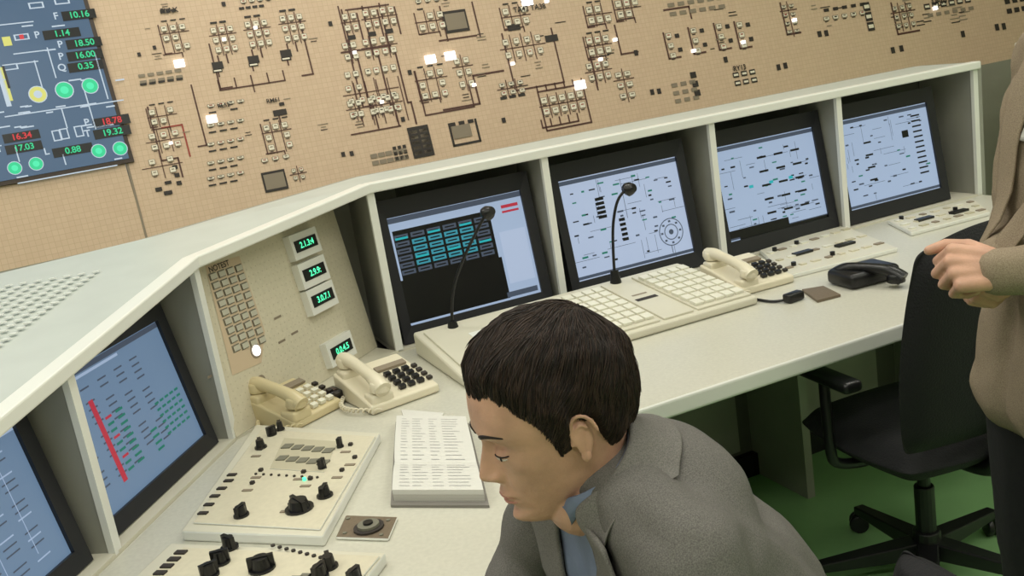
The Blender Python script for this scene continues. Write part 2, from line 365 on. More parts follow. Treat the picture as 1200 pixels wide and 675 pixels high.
# bay shelves
mb.prism([(p.x,p.y,.745) for p in (E1,E2,E2+nb*.27,E1+nb*.27)],[(p.x,p.y,.765) for p in (E1,E2,E2+nb*.27,E1+nb*.27)],m_cream)
mb.prism([(p.x,p.y,.745) for p in (A0,C1,C1+na*.27,A0+na*.27)],[(p.x,p.y,.765) for p in (A0,C1,C1+na*.27,A0+na*.27)],m_cream)
tri=[C1,E1,Vector((-.50,2.86)),Vector((-.80,2.30))]
mb.prism([(p.x,p.y,.745) for p in tri],[(p.x,p.y,.764) for p in tri],m_cream)
mb.build("bay_frames",con)
# panel C
PC=Fr((-.70,2.215,.765),(.427,.904,0),Vector((-.904,.427,0))*math.sin(rad(8))+Vector((0,0,math.cos(rad(8)))))
pm=MB()
pm.prism([(-.02,0,-.02),(.64,0,-.02),(.64,.47,-.02),(-.02,.44,-.02)],[(-.02,0,0),(.64,0,0),(.64,.47,0),(-.02,.44,0)],m_panel)
m_tanp=mat("annunciator_tan",(206,186,158),.55)
m_dot=mat("panel_dot",(190,183,158),.6)
for i in range(34):
    for j in range(22):
        pm.rect(.0+i*.0185,.03+j*.0185,.003,.003,.0008,m_dot)
zone=[PC.px(*q) for q in((240,312),(280,300),(310,388),(306,425),(272,440))]
pm.poly([(a,b,.0012) for a,b in zone[::-1]],m_tanp)
for r_ in range(9):
    for c_ in range(4):
        u=249+c_*10+r_*3.4;v=324+r_*10.5-c_*3.2
        a,b=PC.px(u,v);pm.box(a,b,0,.027,.018,.002,m_btng);pm.box(a,b,.002,.023,.013,.003,m_gy,m_btnl)
a,b=PC.px(258,318);text("NOTEST","label_text",PC.M()@T(a,b+.012,.002),.02,m_dk,con)
a,b=PC.px(299,411);pm.cyl(a,b,0,.014,.006,m_glow);pm.cyl(a,b,0,.019,.003,m_gy)
for u,v in((248,440),(275,405),(330,400),(345,390),(325,372)):
    a,b=PC.px(u,v);pm.rect(a,b,.03,.006,.001,m_gy)
a,b=PC.px(306,445);pm.cyl(a,b,0,.012,.004,m_gy)
for (u,v,s) in((351,287,"2.1.3:4"),(361,320,"2.9.9:"),(371,350,"3.0.7.1"),(393,410,"0.0.4.5")):
    a,b=PC.px(u,v);pm.box(a,b,0,.125,.07,.022,m_white);pm.box(a,b,.022,.1,.032,.002,m_black)
    text(s,"digits",PC.M()@T(a,b,.026),.024,m_green,con)
pm.build("phone_panel",con,PC.M(),.0,1)
# ledge grille dots
mb=MB();m_wd=mat("grille_white",(224,228,222),.4)
for i in range(10):
    for j in range(26):
        y=1.55+j*.026;x=-1.33+i*.034+j*.0035
        z=1.209+.131*(y-2.2)+.004
        mb.box(x,y,z,.015,.011,.002,m_wd)
mb.build("ledge_vent_grille",con)
# under desk
mb=MB()
wbox(mb,E1-nb*.02,E2-nb*.02,.02,0,.72,m_dgrey);wbox(mb,A0,C1,.02,0,.72,m_dgrey);wbox(mb,C1,E1,.02,0,.72,m_dgrey)
for s in(.55,1.18,1.85,2.33):
    p=E1+ub*s;wbox(mb,p-nb*.02,p-nb*(.30 if s<2 else .82),.03,0,.715,m_grey)
for s in(.62,1.25):
    a=E1+ub*s-nb*.035;b=E1+ub*(s+.5)-nb*.035;wbox(mb,a,b,.012,.1,.68,m_grey)
    for i in range(9):
        c=E1+ub*(s+.12+i*.03)-nb*.042;d=c+ub*.015;wbox(mb,c,d,.005,.45,.53,m_black)
wbox(mb,(-1.02,.5),(-.35,.5),.03,0,.715,m_grey)
wbox(mb,E1-nb*.05,E2-nb*.05,.03,0,.08,m_black)
mb.build("pedestal_panels",con)
# ------------------------------------------------------------------ monitors
sL=mat("screen_light_blue",(168,188,218),.3,em=.72);sL2=mat("screen_pale",(178,194,222),.3,em=.76);sB=mat("screen_dusk_blue",(112,138,168),.3,em=.7)
sK=mat("screen_ink",(8,10,14),.3);sT=mat("screen_teal",(60,150,170),.3,em=.7);sGr=mat("screen_mid_green",(30,130,110),.3,em=.6);sR=mat("screen_crimson",(190,50,70),.3,em=.7);sG=mat("screen_grey_text",(84,96,116),.3,em=.5)
sCy=mat("screen_cyan",(40,180,190),.3,em=.7)
def monitor(p,u,n,w,h,tilt,content,bz=(.032,.032,.055,.05)):
    root=empty("computer_monitor")
    F=Fr(p,u,Vector((n.x,n.y,0))*math.sin(tilt)+Vector((0,0,math.cos(tilt))))
    mb=MB();l,r,t,b=bz
    # bezel ring
    O=[(0,0),(w,0),(w,h),(0,h)];I=[(l,b),(w-r,b),(w-r,h-t),(l,h-t)]
    for i in range(4):
        j=(i+1)%4
        mb.poly([(O[i][0],O[i][1],0),(O[j][0],O[j][1],0),(I[j][0],I[j][1],-.004),(I[i][0],I[i][1],-.004)],m_bezel)
        mb.poly([(I[i][0],I[i][1],-.004),(I[j][0],I[j][1],-.004),(I[j][0],I[j][1],-.014),(I[i][0],I[i][1],-.014)],m_bezel)
        mb.poly([(O[j][0],O[j][1],0),(O[i][0],O[i][1],0),(O[i][0],O[i][1],-.05),(O[j][0],O[j][1],-.05)],m_bezel)
    mb.poly([(0,0,-.05),(0,h,-.05),(w,h,-.05),(w,0,-.05)],m_bezel)
    mb.box(w/2,h*.45,-.12,w*.6,h*.5,.07,m_bezel)
    mb.build("housing",root,F.M())
    sw=w-l-r;sh=h-t-b;mb=MB();z=-.012
    mb.rect(l+sw/2,b+sh/2,sw,sh,z,content[0])
    lay=[0]
    def q(x,y,ww,hh,m):   # x,y centre, 0..1, y down
        lay[0]+=1
        mb.rect(l+x*sw,b+(1-y)*sh,ww*sw,hh*sh,z+.0003+lay[0]*.000012,m)
    q.disc=lambda x,y,r_,m:(lay.__setitem__(0,lay[0]+1),mb.disc(l+x*sw,b+(1-y)*sh,r_*sw,z+.0003+lay[0]*.000012,m,28))
    content[1](q)
    mb.build("screen_image",root,F.M())
    return root
def c3(q):
    q(.5,.03,1,.05,sG);q(.38,.42,.72,.62,sK);q(.38,.78,.76,.4,sK);q(.36,.1,.7,.05,sL)
    for i in range(6):
        for j in range(6):
            q(.075+i*.118,.19+j*.065,.1,.045,sT if (i*j)%5 else sG)
            q(.075+i*.118,.19+j*.065,.07,.012,sK)
    for i in range(6):q(.075+i*.118,.19+.012+((i*3)%6)*.065,.09,.02,sCy)
    q(.9,.12,.13,.03,sR);q(.9,.17,.13,.02,sR);q(.86,.95,.24,.05,sG);q(.88,.6,.2,.5,sL2)
def scat(n,seed,x0=.05,x1=.95,y0=.1,y1=.92,w=.045,h=.016,m=None):
    def f(q):
        rr=random.Random(seed)
        q(.5,.03,1,.04,sG);q(.5,.975,1,.03,sG)
        for i in range(int(n*.6)):
            x=rr.uniform(x0,x1);y=rr.uniform(y0,y1)
            if rr.random()<.5:q(x,y,rr.uniform(.06,.25),.004,sG)
            else:q(x,y,.003,rr.uniform(.05,.2),sG)
        for i in range(n):
            x=rr.choice([.08,.17,.27,.34,.45,.55,.63,.72,.8,.9])+rr.uniform(-.02,.02);y=y0+(y1-y0)*rr.randrange(18)/18
            q(x,y,w*rr.uniform(.5,1.2),h*rr.uniform(.7,1.2),rr.choice([sK,sK,sG,sG,sGr if m is None else m]))
    return f
def c4(q):
    scat(58,3)(q)
    for j in range(5):q(.3,.25+j*.045,.07,.03,sK);q(.45,.5+j*.05,.05,.03,sK)
    for r_,mm in((.105,sG),(.098,sL2),(.06,sG),(.053,sL2),(.02,sG)): q.disc(.84,.74,r_,mm)
    for a in range(8):
        q(.84+.08*math.cos(a*.785),.74+.11*math.sin(a*.785),.02,.02,sG)
    q(.5,.3,.004,.4,sG)
def c5(q):
    scat(52,5)(q)
    for i in range(3):
        for j in range(5):q(.45+i*.17,.2+j*.15,.09,.022,sK)
    for i in range(3):q(.3+i*.2,.48,.04,.03,sCy)
    q(.3,.93,.6,.08,sK);q(.6,.985,1,.03,sK)
def c6(q):
    scat(40,9)(q)
    for j in range(12):q(.86,.12+j*.06,.1,.018,sK)
    q(.72,.3,.07,.08,sK)
    for j in range(4):q(.3,.3+j*.14,.08,.02,sK)
def c2(q):
    q(.5,.03,1,.04,sG);q(.35,.07,.5,.02,sL)
    for j in range(14):
        for i in range(5):
            if (i*7+j*3)%5:q(.14+i*.14,.16+j*.05,.07,.012,sG)
    q(.28,.56,.035,.62,sR)
    for j in range(9):q(.35,.42+j*.05,.05,.018,sR if j%3==0 else sGr);q(.44,.42+j*.05,.06,.018,sGr)
    for j in range(6):
        for i in range(5):q(.73+i*.05,.55+j*.05,.035,.018,sGr)
    for j in range(4):q(.62,.7+j*.05,.06,.018,sGr)
def c1(q):
    q(.5,.04,1,.04,sL)
    for j in range(16):
        for i in range(7):
            if (i*5+j*3)%4:q(.08+i*.13,.14+j*.05,.08,.010,sG if (i+j)%3 else sL)
    for i in range(4):q(.3+i*.18,.5,.004,.7,sL)
for s,w,c in((.03,.50,(sL,c3)),(.60,.505,(sL2,c4)),(1.19,.49,(sL,c5)),(1.72,.50,(sL,c6))):
    monitor(SB(s,-.025,.768),ub.to_3d(),nb,w,.43,rad(9),c)
def PA(y): 
    return A0.lerp(C1,(y-.5)/1.7)
for y0,w,h,c in((1.685,.495,.355,(sB,c2)),(1.155,.50,.33,(sB,c1)),(.62,.49,.27,(sB,c1))):
    p=PA(y0)+na*.03
    monitor((p.x,p.y,.768),(C1-A0).normalized().to_3d(),na,w,h,rad(10),c,(.025,.03,.03,.035))
# ------------------------------------------------------------------ desk control slabs (left)
def slab(name,px,z0,z1,mt,parent):
    pts=[plan(u,v,z1) for u,v in px]
    mb=MB();mb.prism([(p.x,p.y,z0) for p in pts],[(p.x,p.y,z1) for p in pts],m_white,mt)
    return mb.build(name,parent,None,.004,2),pts
def knob(mb,u,v,z,r=.014,h=.022,ang=0):
    p=plan(u,v,z+h*.5);mb.cyl(p.x,p.y,z,r*1.15,.004,m_black);mb.cyl(p.x,p.y,z+.004,r*.85,h,m_black,18,r*.7)
    c,s=math.cos(ang),math.sin(ang);w=.004;l=r*1.1
    q=[(p.x+c*l*a-s*w*b,p.y+s*l*a+c*w*b) for a,b in((-1,-1),(1,-1),(1,1),(-1,1))]
    mb.prism([(x,y,z+.004) for x,y in q],[(x,y,z+h+.006) for x,y in q],m_black)
def smallbox(mb,u,v,z,w,d,h,m,ang=-.3):
    p=plan(u,v,z);c,s=math.cos(ang),math.sin(ang)
    q=[(p.x+c*w/2*a-s*d/2*b,p.y+s*w/2*a+c*d/2*b) for a,b in((-1,-1),(1,-1),(1,1),(-1,1))]
    mb.prism([(x,y,z) for x,y in q],[(x,y,z+h) for x,y in q],m)
cp=empty("control_panel_module")
slab("base",((300,497),(445,507),(378,628),(212,622)),.76,.782,m_cream,cp)
slab("inset_plate",((306,503),(440,511),(375,620),(226,612)),.782,.786,m_panel,cp)
mb=MB();z=.786
for i in range(5):
    for j in range(2):
        smallbox(mb,337+i*12-j*6,524+i*1.3+j*14,z,.022,.022,.004,m_btng)
slab("keypad_frame",((333,513),(396,517),(380,553),(316,549)),.7861,.7875,m_dot,cp)
for u,v,rr in((350,592,.024),(380,577,.014),(305,521,.012),(318,506,.010),(328,500,.009),(282,600,.013),(377,545,.008),(398,520,.007)): knob(mb,u,v,z,rr,.016,random.uniform(0,3))
for i,(u,v) in enumerate(((268,564),(260,573),(252,582),(245,592),(238,602),(272,557))): smallbox(mb,u,v,z,.02,.010,.003,m_dk)
for u,v in((300,560),(290,575),(350,562),(335,600),(395,560),(410,545),(300,535),(405,530),(358,570)): smallbox(mb,u,v,z,.022,.008,.002,m_gy);smallbox(mb,u+6,v-8,z,.008,.008,.006,m_dk)
for i in range(9):
    p=plan(300+i*9,556+i*.5,z);mb.cyl(p.x,p.y,z,.003,.003,m_dk,8)
p=plan(357,563,z);mb.cyl(p.x,p.y,z,.004,.006,m_green,10)
mb.build("switches",cp)
cp=empty("control_panel_module")
slab("base",((200,636),(452,647),(385,735),(110,720)),.76,.782,m_cream,cp)
slab("inset_plate",((215,641),(445,651),(380,728),(130,712)),.782,.786,m_panel,cp)
mb=MB()
for u,v,rr in((268,633,.014),(258,650,.014),(245,665,.014),(306,657,.020),(385,655,.013),(374,667,.013),(415,672,.012)): knob(mb,u,v+4,z,rr,.018,random.uniform(0,3))
for i in range(5): smallbox(mb,212-i*8,648+i*8,z,.022,.012,.003,m_dk)
for i in range(6): smallbox(mb,310+i*12,690-i*3,z,.02,.02,.004,m_btng)
for i in range(8):
    p=plan(320+i*8,640+i*2,z);mb.cyl(p.x,p.y,z,.004,.003,m_dk,8)
mb.build("switches",cp)
ts=empty("trackball_plate")
mt_br=mat("brown_plate",(112,98,80),.5,noise_amt=.1,nscale=200)
slab("plate",((405,603),(466,605),(455,631),(393,629)),.76,.767,mt_br,ts)
p=plan(432,617,.77);mb=MB();mb.cyl(p.x,p.y,.767,.028,.004,m_dk);mb.cyl(p.x,p.y,.771,.02,.005,m_btng);mb.cyl(p.x,p.y,.776,.009,.004,m_black)
for u,v in((408,608),(455,610),(447,627),(404,625)):
    q=plan(u,v,.767);mb.cyl(q.x,q.y,.767,.004,.002,m_btng,8)
mb.build("ball_unit",ts)
# ------------------------------------------------------------------ log book
bk=empty("open_logbook")
m_page=mat("paper_page",(214,213,206),.7);m_print=mat("page_print",(172,172,172),.8);m_edge=mat("page_edge_line",(180,175,163),.8);m_cover=mat("book_cover_grey",(128,124,118),.6)
pA,pB,pC,pD=[plan(u,v,.784) for u,v in((460,577),(567,577),(546,489),(465,488))]
def bil(s,t,z):
    a=pA.lerp(pB,s);b=pD.lerp(pC,s);c=a.lerp(b,t);return (c.x,c.y,z)
mb=MB();N=24;ZB=.766
def hz(t):
    g=.36
    d=abs(t-g);return .779+ .011*(1-math.exp(-d*14)) - .010*max(0,(d-.3))
for i in range(N):
    t0=i/N;t1=(i+1)/N
    mb.poly([bil(0,t0,hz(t0)),bil(1,t0,hz(t0)),bil(1,t1,hz(t1)),bil(0,t1,hz(t1))],m_page)
    for s,sg in((0,1),(1,-1)):
        q=[bil(s,t0,ZB),bil(s,t0,hz(t0)),bil(s,t1,hz(t1)),bil(s,t1,ZB)];mb.poly(q if sg>0 else q[::-1],m_page)
for t in(0,1):
    mb.poly([bil(0,t,ZB),bil(1,t,ZB),bil(1,t,hz(t)),bil(0,t,hz(t))],m_page)
mb.poly([bil(0,.352,hz(.36)+.0008),bil(1,.352,hz(.36)+.0008),bil(1,.368,hz(.36)+.0008),bil(0,.368,hz(.36)+.0008)],m_gy)
for i in range(24):
    t=.04+i*.039
    if abs(t-.36)<.03:continue
    for s0,s1 in((.08,.2),(.23,.42),(.46,.6),(.64,.92)):
        s1=s0+(s1-s0)*random.uniform(.5,1)
        mb.poly([bil(s0,t,hz(t)+.0006),bil(s1,t,hz(t)+.0006),bil(s1,t+.005,hz(t+.005)+.0006),bil(s0,t+.005,hz(t+.005)+.0006)],m_print)
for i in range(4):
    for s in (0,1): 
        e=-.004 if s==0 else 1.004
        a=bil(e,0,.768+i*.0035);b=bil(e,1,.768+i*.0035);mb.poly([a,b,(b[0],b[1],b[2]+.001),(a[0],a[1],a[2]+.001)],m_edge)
    a=bil(0,-.003,.768+i*.0035);b=bil(1,-.003,.768+i*.0035);mb.poly([a,b,(b[0],b[1],b[2]+.001),(a[0],a[1],a[2]+.001)],m_edge)  # thin brownish lines along the page block edges
c=[bil(-.04,-.04,.7605),bil(1.03,-.04,.7605),bil(1.03,1.03,.7605),bil(-.04,1.03,.7605)]
mb.prism(c,[(x,y,ZB) for x,y,_ in c],m_cover);mb.build("pages_and_cover",bk)
# ------------------------------------------------------------------ telephones
def handset(name,p,q,m,parent,h=.03):
    p=Vector(p);q=Vector(q);d=(q-p).normalized();s=d.cross(Vector((0,0,1)))
    L=(q-p).length;Mx=Matrix((d,-s,Vector((0,0,1)))).transposed().to_4x4();Mx.translation=p
    o=tube(name,[Mx@Vector(x) for x in((0,0,h*.3),(L*.12,0,h*.8),(L*.3,0,h*1.05),(L*.7,0,h*1.05),(L*.88,0,h*.8),(L,0,h*.3))],.016,m,parent,4,False,[1.35,1.25,.95,.95,1.25,1.35])
    for x in(.02,L-.02):
        mb=MB();mb.cyl(0,0,-.012,.026,.026,m,20,.023);mb.build("earpiece",parent,Mx@T(x,0,h*.35),.005,2,True)
def phone(cx,cy,ang,m,dark=True,w=.19,d=.215):
    root=empty("desk_telephone")
    Mx=T(cx,cy,.761)@R(ang,'Z')   # local +y away from user
    mb=MB()
    prof=[(-d/2,0),(-d/2,.022),(d*.2,.055),(d/2,.066),(d/2,0)]
    mb.prism([(-w/2,y,z) for y,z in prof],[(w/2,y,z) for y,z in prof],m)
    mb.build("body",root,Mx,.006,3)
    sl=math.atan2(.033,d*.7)
    F=Mx@T(w*.2,-d*.12,.046)@R(sl,'X')
    mb=MB()
    for i in range(3):
        for j in range(4): mb.box(-.028+i*.026,-.05+j*.026,-.004,.017,.014,.009,m_black if dark else m_btn)
    for j in range(4): mb.box(.05,-.05+j*.026,-.004,.013,.012,.007,m_dk)
    mb.box(0,.066,-.004,.085,.022,.006,m_gy)
    mb.build("keypad",root,F)
    a=Mx@Vector((-w*.3,-d*.52,.05));b=Mx@Vector((-w*.3,d*.5,.085))
    handset("handset",a,b,m,root,.02)
    for y,z in((-d*.36,.03),(d*.36,.06)):
        rbox("cradle",(.06,.05,.03),Mx@T(-w*.3,y,z),.008,m,root)
    cord=[]
    for i in range(60):
        t=i/59;bx=-w*.42-.05*math.sin(t*3.1);by=-d*.55+t*d*.9;
        cord.append(Mx@Vector((bx+.006*math.cos(i*1.6),by,.012+.006*math.sin(i*1.6))))
    tube("coiled_cord",cord,.0025,m,root,2)
    return root
pr=plan(874,318,.80);phone(pr.x,pr.y,math.atan2(ub.y,ub.x)-.02,m_phone)
hb0=plan(398,424,.82);hb1=plan(480,468,.80);dv=(hb0-hb1);ang=math.atan2(dv.y,dv.x)-math.pi/2
pbb=plan(452,450,.79);phone(pbb.x,pbb.y,ang,m_phone)
paa=plan(345,474,.79);phone(paa.x,paa.y,ang+.35,m_phone2,False,.16,.17)
p=plan(386,462,.79)
rbx=empty("intercom_unit");rbox("housing",(.07,.055,.035),T(p.x-.01,p.y+.01,.7785)@R(ang,'Z'),.005,m_black,rbx);rbox("speaker_window",(.05,.03,.002),T(p.x-.01,p.y+.01,.797)@R(ang,'Z'),.0005,mat("brown_display",(70,52,44),.4),rbx)
nt_=MB();c=[plan(u,v,.762) for u,v in((470,480),(520,484),(512,500),(476,498))];nt_.prism([(x.x,x.y,.7605) for x in c],[(x.x,x.y,.7625) for x in c],m_page);nt_.build("paper_note")
# ------------------------------------------------------------------ console keyboard panel on bank B
kb=empty("operator_keyboard_panel")
Lk=.90;Dk=.40
KF=Fr(SB(.03,.475,.785),ub.to_3d(),Vector((nb.x,nb.y,0))+Vector((0,0,.11)))
mb=MB()
c=[(0,0),(Lk,0),(Lk,Dk),(0,Dk)]
mb.prism([tuple(KF.at(a,b,0)-Vector((0,0,KF.at(a,b).z-.761))) for a,b in c],[tuple(KF.at(a,b,0)) for a,b in c],m_cream)
mb.build("body",kb,None,.008,3)
mb=MB()
sect=[(0.02,.36),(.37,.585),(.595,.695),(.705,.89)]
for a,b in sect: mb.box((a+b)/2,Dk/2-.01,0,b-a-.004,Dk-.05,.006,m_cream)
for i in range(6):
    for j in range(7): mb.box(.393+i*.034,.05+j*.045,.006,.028,.034,.009,m_btn)
for i in range(5):
    for j in range(7): mb.box(.728+i*.034,.05+j*.045,.006,.028,.034,.009,m_btn)
mb.rect(.645,.18,.07,.02,.0065,m_dk);mb.rect(.645,.22,.05,.01,.0065,m_gy)
mb.box(.22,.17,.006,.2,.2,.002,m_white)
for j in range(6):mb.rect(.22,.1+j*.025,.16,.004,.0085,m_gy)
mb.build("keys",kb,KF.M(),.002,1)
def rp(name,px,seed,n):
    root=empty(name);slab("base",px,.76,.775,m_cream,root)
    P=[plan(u,v,.776) for u,v in px];rr=random.Random(seed);mb=MB()
    def at(s,t):
        a=P[0].lerp(P[1],s);b=P[3].lerp(P[2],s);return a.lerp(b,t)
    for i in range(n):
        for j in range(3):
            p=at((i+.5)/n,.2+.3*j);w=rr.choice([.02,.03]);
            c_,s_=ub.x,ub.y;q=[(p.x+c_*w/2*a-s_*.009*b,p.y+s_*w/2*a+c_*.009*b) for a,b in((-1,-1),(1,-1),(1,1),(-1,1))]
            mb.prism([(x,y,.775) for x,y in q],[(x,y,.779) for x,y in q],rr.choice([m_gy,m_gy,m_dot,m_panel,m_btn]))
            if rr.random()<.2:mb.cyl(p.x+.02,p.y+.02,.775,.008,.012,m_black,12)
    for s,t in((.3,.5),(.7,.4)):
        p=at(s,t);c_,s_=ub.x,ub.y;q=[(p.x+c_*.035*a-s_*.012*b,p.y+s_*.035*a+c_*.012*b) for a,b in((-1,-1),(1,-1),(1,1),(-1,1))]
        mb.prism([(x,y,.775) for x,y in q],[(x,y,.783) for x,y in q],m_black)
    mb.build("switches",root)
rp("control_panel_module",((925,322),(1052,290),(985,262),(890,293)),2,8)
rp("control_panel_module",((1068,272),(1160,248),(1140,232),(1040,258)),3,7)
# black items
bh=empty("black_handset")
p=plan(980,330,.765);q=plan(1042,338,.765)
handset("grip",(p.x,p.y,.775),(q.x+.04,q.y,.775),m_black,bh,.035)
p=plan(1012,326,.77);rbox("cradle_body",(.17,.12,.045),T(p.x,p.y,.784)@R(.3,'Z'),.015,m_black,bh)
rd=empty("hand_radio");p=plan(930,349,.77);rbox("body",(.06,.03,.025),T(p.x,p.y,.774)@R(.5,'Z'),.006,m_black,rd)
tube("cable",[plan(870,347,.765),plan(890,352,.765),plan(912,354,.765),plan(926,350,.77)],.004,m_black,rd)
hp=MB();c=[plan(u,v,.765) for u,v in((940,340),(965,336),(985,346),(958,353))];hp.prism([(x.x,x.y,.7605) for x in c],[(x.x,x.y,.768) for x in c],mt_br);hp.build("notepad",None)
for pts,(hu,hv),Y_ in((((530,378),(528,345),(543,302),(560,268)),(568,253),2.65),(((720,318),(717,275),(721,242),(727,228)),(732,224),2.86)):
    root=empty("gooseneck_microphone")
    P=[plan_y(u,v,Y_) for i,(u,v) in enumerate(pts)]
    h=plan_y(hu,hv,Y_)
    tube("gooseneck",P+[h],.0045,m_black,root)
    dd=(h-P[-1]).normalized();
    tube("mic_head",[h-dd*.005,h+dd*.004,h+dd*.012+Vector((.006,-.01,0)),h+dd*.018+Vector((.012,-.02,0))],.017,m_black,root,4,False,[.6,1.25,1.25,.7])
    mb=MB();zb=.80;mb.cyl(P[0].x,P[0].y,zb,.022,P[0].z-zb+.005,m_black,20,.012);mb.build("base",root)
# white cabinet at right
cab=empty("equipment_cabinet");CX,CY=2.93,4.68
rbox("carcass",(.5,.45,1.15),T(CX,CY,.65)@R(.41,'Z'),.01,m_white,cab);rbox("plinth",(.46,.41,.08),T(CX,CY,.04)@R(.41,'Z'),.004,m_black,cab)
mb=MB();mb.box(0,-.227,-.5,.44,.004,1.0,m_cream);mb.box(.18,-.232,0,.012,.01,.1,m_black);mb.build("door",cab,T(CX,CY,.65)@R(.41,'Z'))
# ------------------------------------------------------------------ office chairs
m_cast=mat("chair_base_black",(20,20,22),.35)
def office_chair(x,y,ang,name="office_chair",backtop=1.02,arms=True,bw=.47,dz=0):
    """ang = heading of the seat front"""
    root=empty(name);M0=T(x,y,0)@R(ang-math.pi/2,'Z')  # local +y = front
    mb=MB()
    for i in range(5):
        a=6.2832*i/5+.25;c,s=math.cos(a),math.sin(a)
        def P(r,w,z):return [(c*r-s*w,s*r+c*w,z),(c*r+s*w,s*r-c*w,z)]
        a1_=P(.03,.028,.075);a2_=P(.31,.016,.06);b1_=P(.03,.028,.125);b2_=P(.31,.016,.085)
        mb.prism([a1_[0],a1_[1],a2_[1],a2_[0]],[b1_[0],b1_[1],b2_[1],b2_[0]],m_cast)
    mb.cyl(0,0,.07,.045,.08,m_cast,20,.035);mb.cyl(0,0,.14,.026,.14,m_cast,16);mb.cyl(0,0,.27,.017,.13+dz,m_cast,16)
    mb.box(0,0,.39+dz,.22,.26,.035,m_cast)
    mb.build("star_base",root,M0,.004,2)
    for i in range(5):
        a=6.2832*i/5+.25
        for sd in(-1,1):
            mb=MB();mb.cyl(0,0,-.009,.028,.018,m_cast,18)
            mb.build("castor",root,M0@T(.31*math.cos(a),.31*math.sin(a),.029)@R(a+1.0,'Z')@R(math.pi/2,'X')@T(0,0,sd*.014),.004,2,True)
    def cushion(nm,w,h,t,M_,curve,taper=0):
        n=14;bm=bmesh.new()
        bmesh.ops.create_grid(bm,x_segments=n,y_segments=n,size=1)
        for v in bm.verts:
            X,Y=v.co.x,v.co.y
            sx=X*math.sqrt(1-Y*Y*.22);sy=Y*math.sqrt(1-X*X*.22)
            wz=w/2*(1-taper*(sy+1)/2)
            edge=max(0,1-max(abs(X),abs(Y))**6)
            v.co=Vector((sx*wz,sy*h/2,curve*X*X+ t*.5*edge**.5))
        me=bpy.data.meshes.new(nm);
        top=[v.co.copy() for v in bm.verts];fs=[[v.index for v in f.verts] for f in bm.faces];bound=[e for e in bm.edges if e.is_boundary]
        vs=[tuple(p) for p in top]+[(p.x,p.y,2*(curve*(p.x/(w/2))**2)-p.z) for p in top];k=len(top)
        ff=[tuple(f) for f in fs]+[tuple(i+k for i in f[::-1]) for f in fs]+[(e.verts[0].index,e.verts[1].index,e.verts[1].index+k,e.verts[0].index+k) for e in bound]
        me.from_pydata(vs,[],ff);me.materials.append(m_black_fab);bm.free()
        bb=bmesh.new();bb.from_mesh(me);bmesh.ops.recalc_face_normals(bb,faces=bb.faces);bb.to_mesh(me);bb.free()
        o=link(nm,me,root,M_,True);s_=o.modifiers.new("s",'SUBSURF');s_.levels=1;s_.render_levels=2
    cushion("seat",.50,.48,.10,M0@T(0,0,.455+dz),.0,-.0)
    bh_=backtop-.50
    cushion("backrest",bw,bh_,.085,M0@T(0,-.25,.50+bh_/2)@R(rad(6),'X')@R(rad(90),'X')@R(math.pi,'Y'),-.03,.10)
    tz=min(.7,backtop-.06)
    tube("back_support",[M0@Vector(q) for q in((0,-.05,.40+dz),(0,-.2,.40+dz),(0,-.27,.44),(0,-.29,.5*(.44+tz)),(0,-.30,tz))],.022,m_cast,root)
    if arms:
        for sd in(-1,1):
            tube("arm_support",[M0@Vector(q) for q in((sd*.1,.0,.40),(sd*.27,.0,.40),(sd*.285,.0,.48),(sd*.27,.02,.64))],.014,m_cast,root)
            rbox("armrest",(.055,.24,.03),M0@T(sd*.27,.02,.655),.012,m_cast,root)
    return root
office_chair(1.0,2.34,math.atan2(.95,-.30),backtop=1.04,bw=.60)
# ------------------------------------------------------------------ people tools
def V(*a):return Vector(a)
def sph(bm,c,r,sub=2):
    return bmesh.ops.create_icosphere(bm,subdivisions=sub,radius=r,matrix=Matrix.Translation(c))['verts']
def cap(bm,p,r1,q,r2,sub=2):
    b=bmesh.new();sph(b,p,r1,sub);sph(b,q,r2,sub)
    res=bmesh.ops.convex_hull(b,input=b.verts)
    bmesh.ops.delete(b,geom=[g for g in res['geom_interior'] if isinstance(g,bmesh.types.BMVert)],context='VERTS')
    me=bpy.data.meshes.new("t");b.to_mesh(me);b.free();bm.from_mesh(me);bpy.data.meshes.remove(me)
def ell(bm,c,r,rot=None,sub=3):
    Mx=Matrix.Translation(c)
    if rot is not None:Mx=Mx@rot
    Mx=Mx@Matrix.Diagonal((r[0],r[1],r[2],1))
    bmesh.ops.create_icosphere(bm,subdivisions=sub,radius=1,matrix=Mx)
def organic(name,fn,m,parent,voxel=.01,smooth=6,Mx=None,fac=.5):
    bm=bmesh.new();fn(bm);
    if Mx is not None:bmesh.ops.transform(bm,matrix=Mx,verts=bm.verts)
    me=bpy.data.meshes.new(name);bm.to_mesh(me);bm.free()
    o=link(name,me);r_=o.modifiers.new("r",'REMESH');r_.mode='VOXEL';r_.voxel_size=voxel
    s_=o.modifiers.new("s",'SMOOTH');s_.iterations=smooth;s_.factor=fac
    dg=bpy.context.evaluated_depsgraph_get();dg.update()
    m2=bpy.data.meshes.new_from_object(o.evaluated_get(dg));bpy.data.objects.remove(o)
    m2.materials.clear();m2.materials.append(m);m2.name=name
    o=link(name,m2,parent,None,True);return o
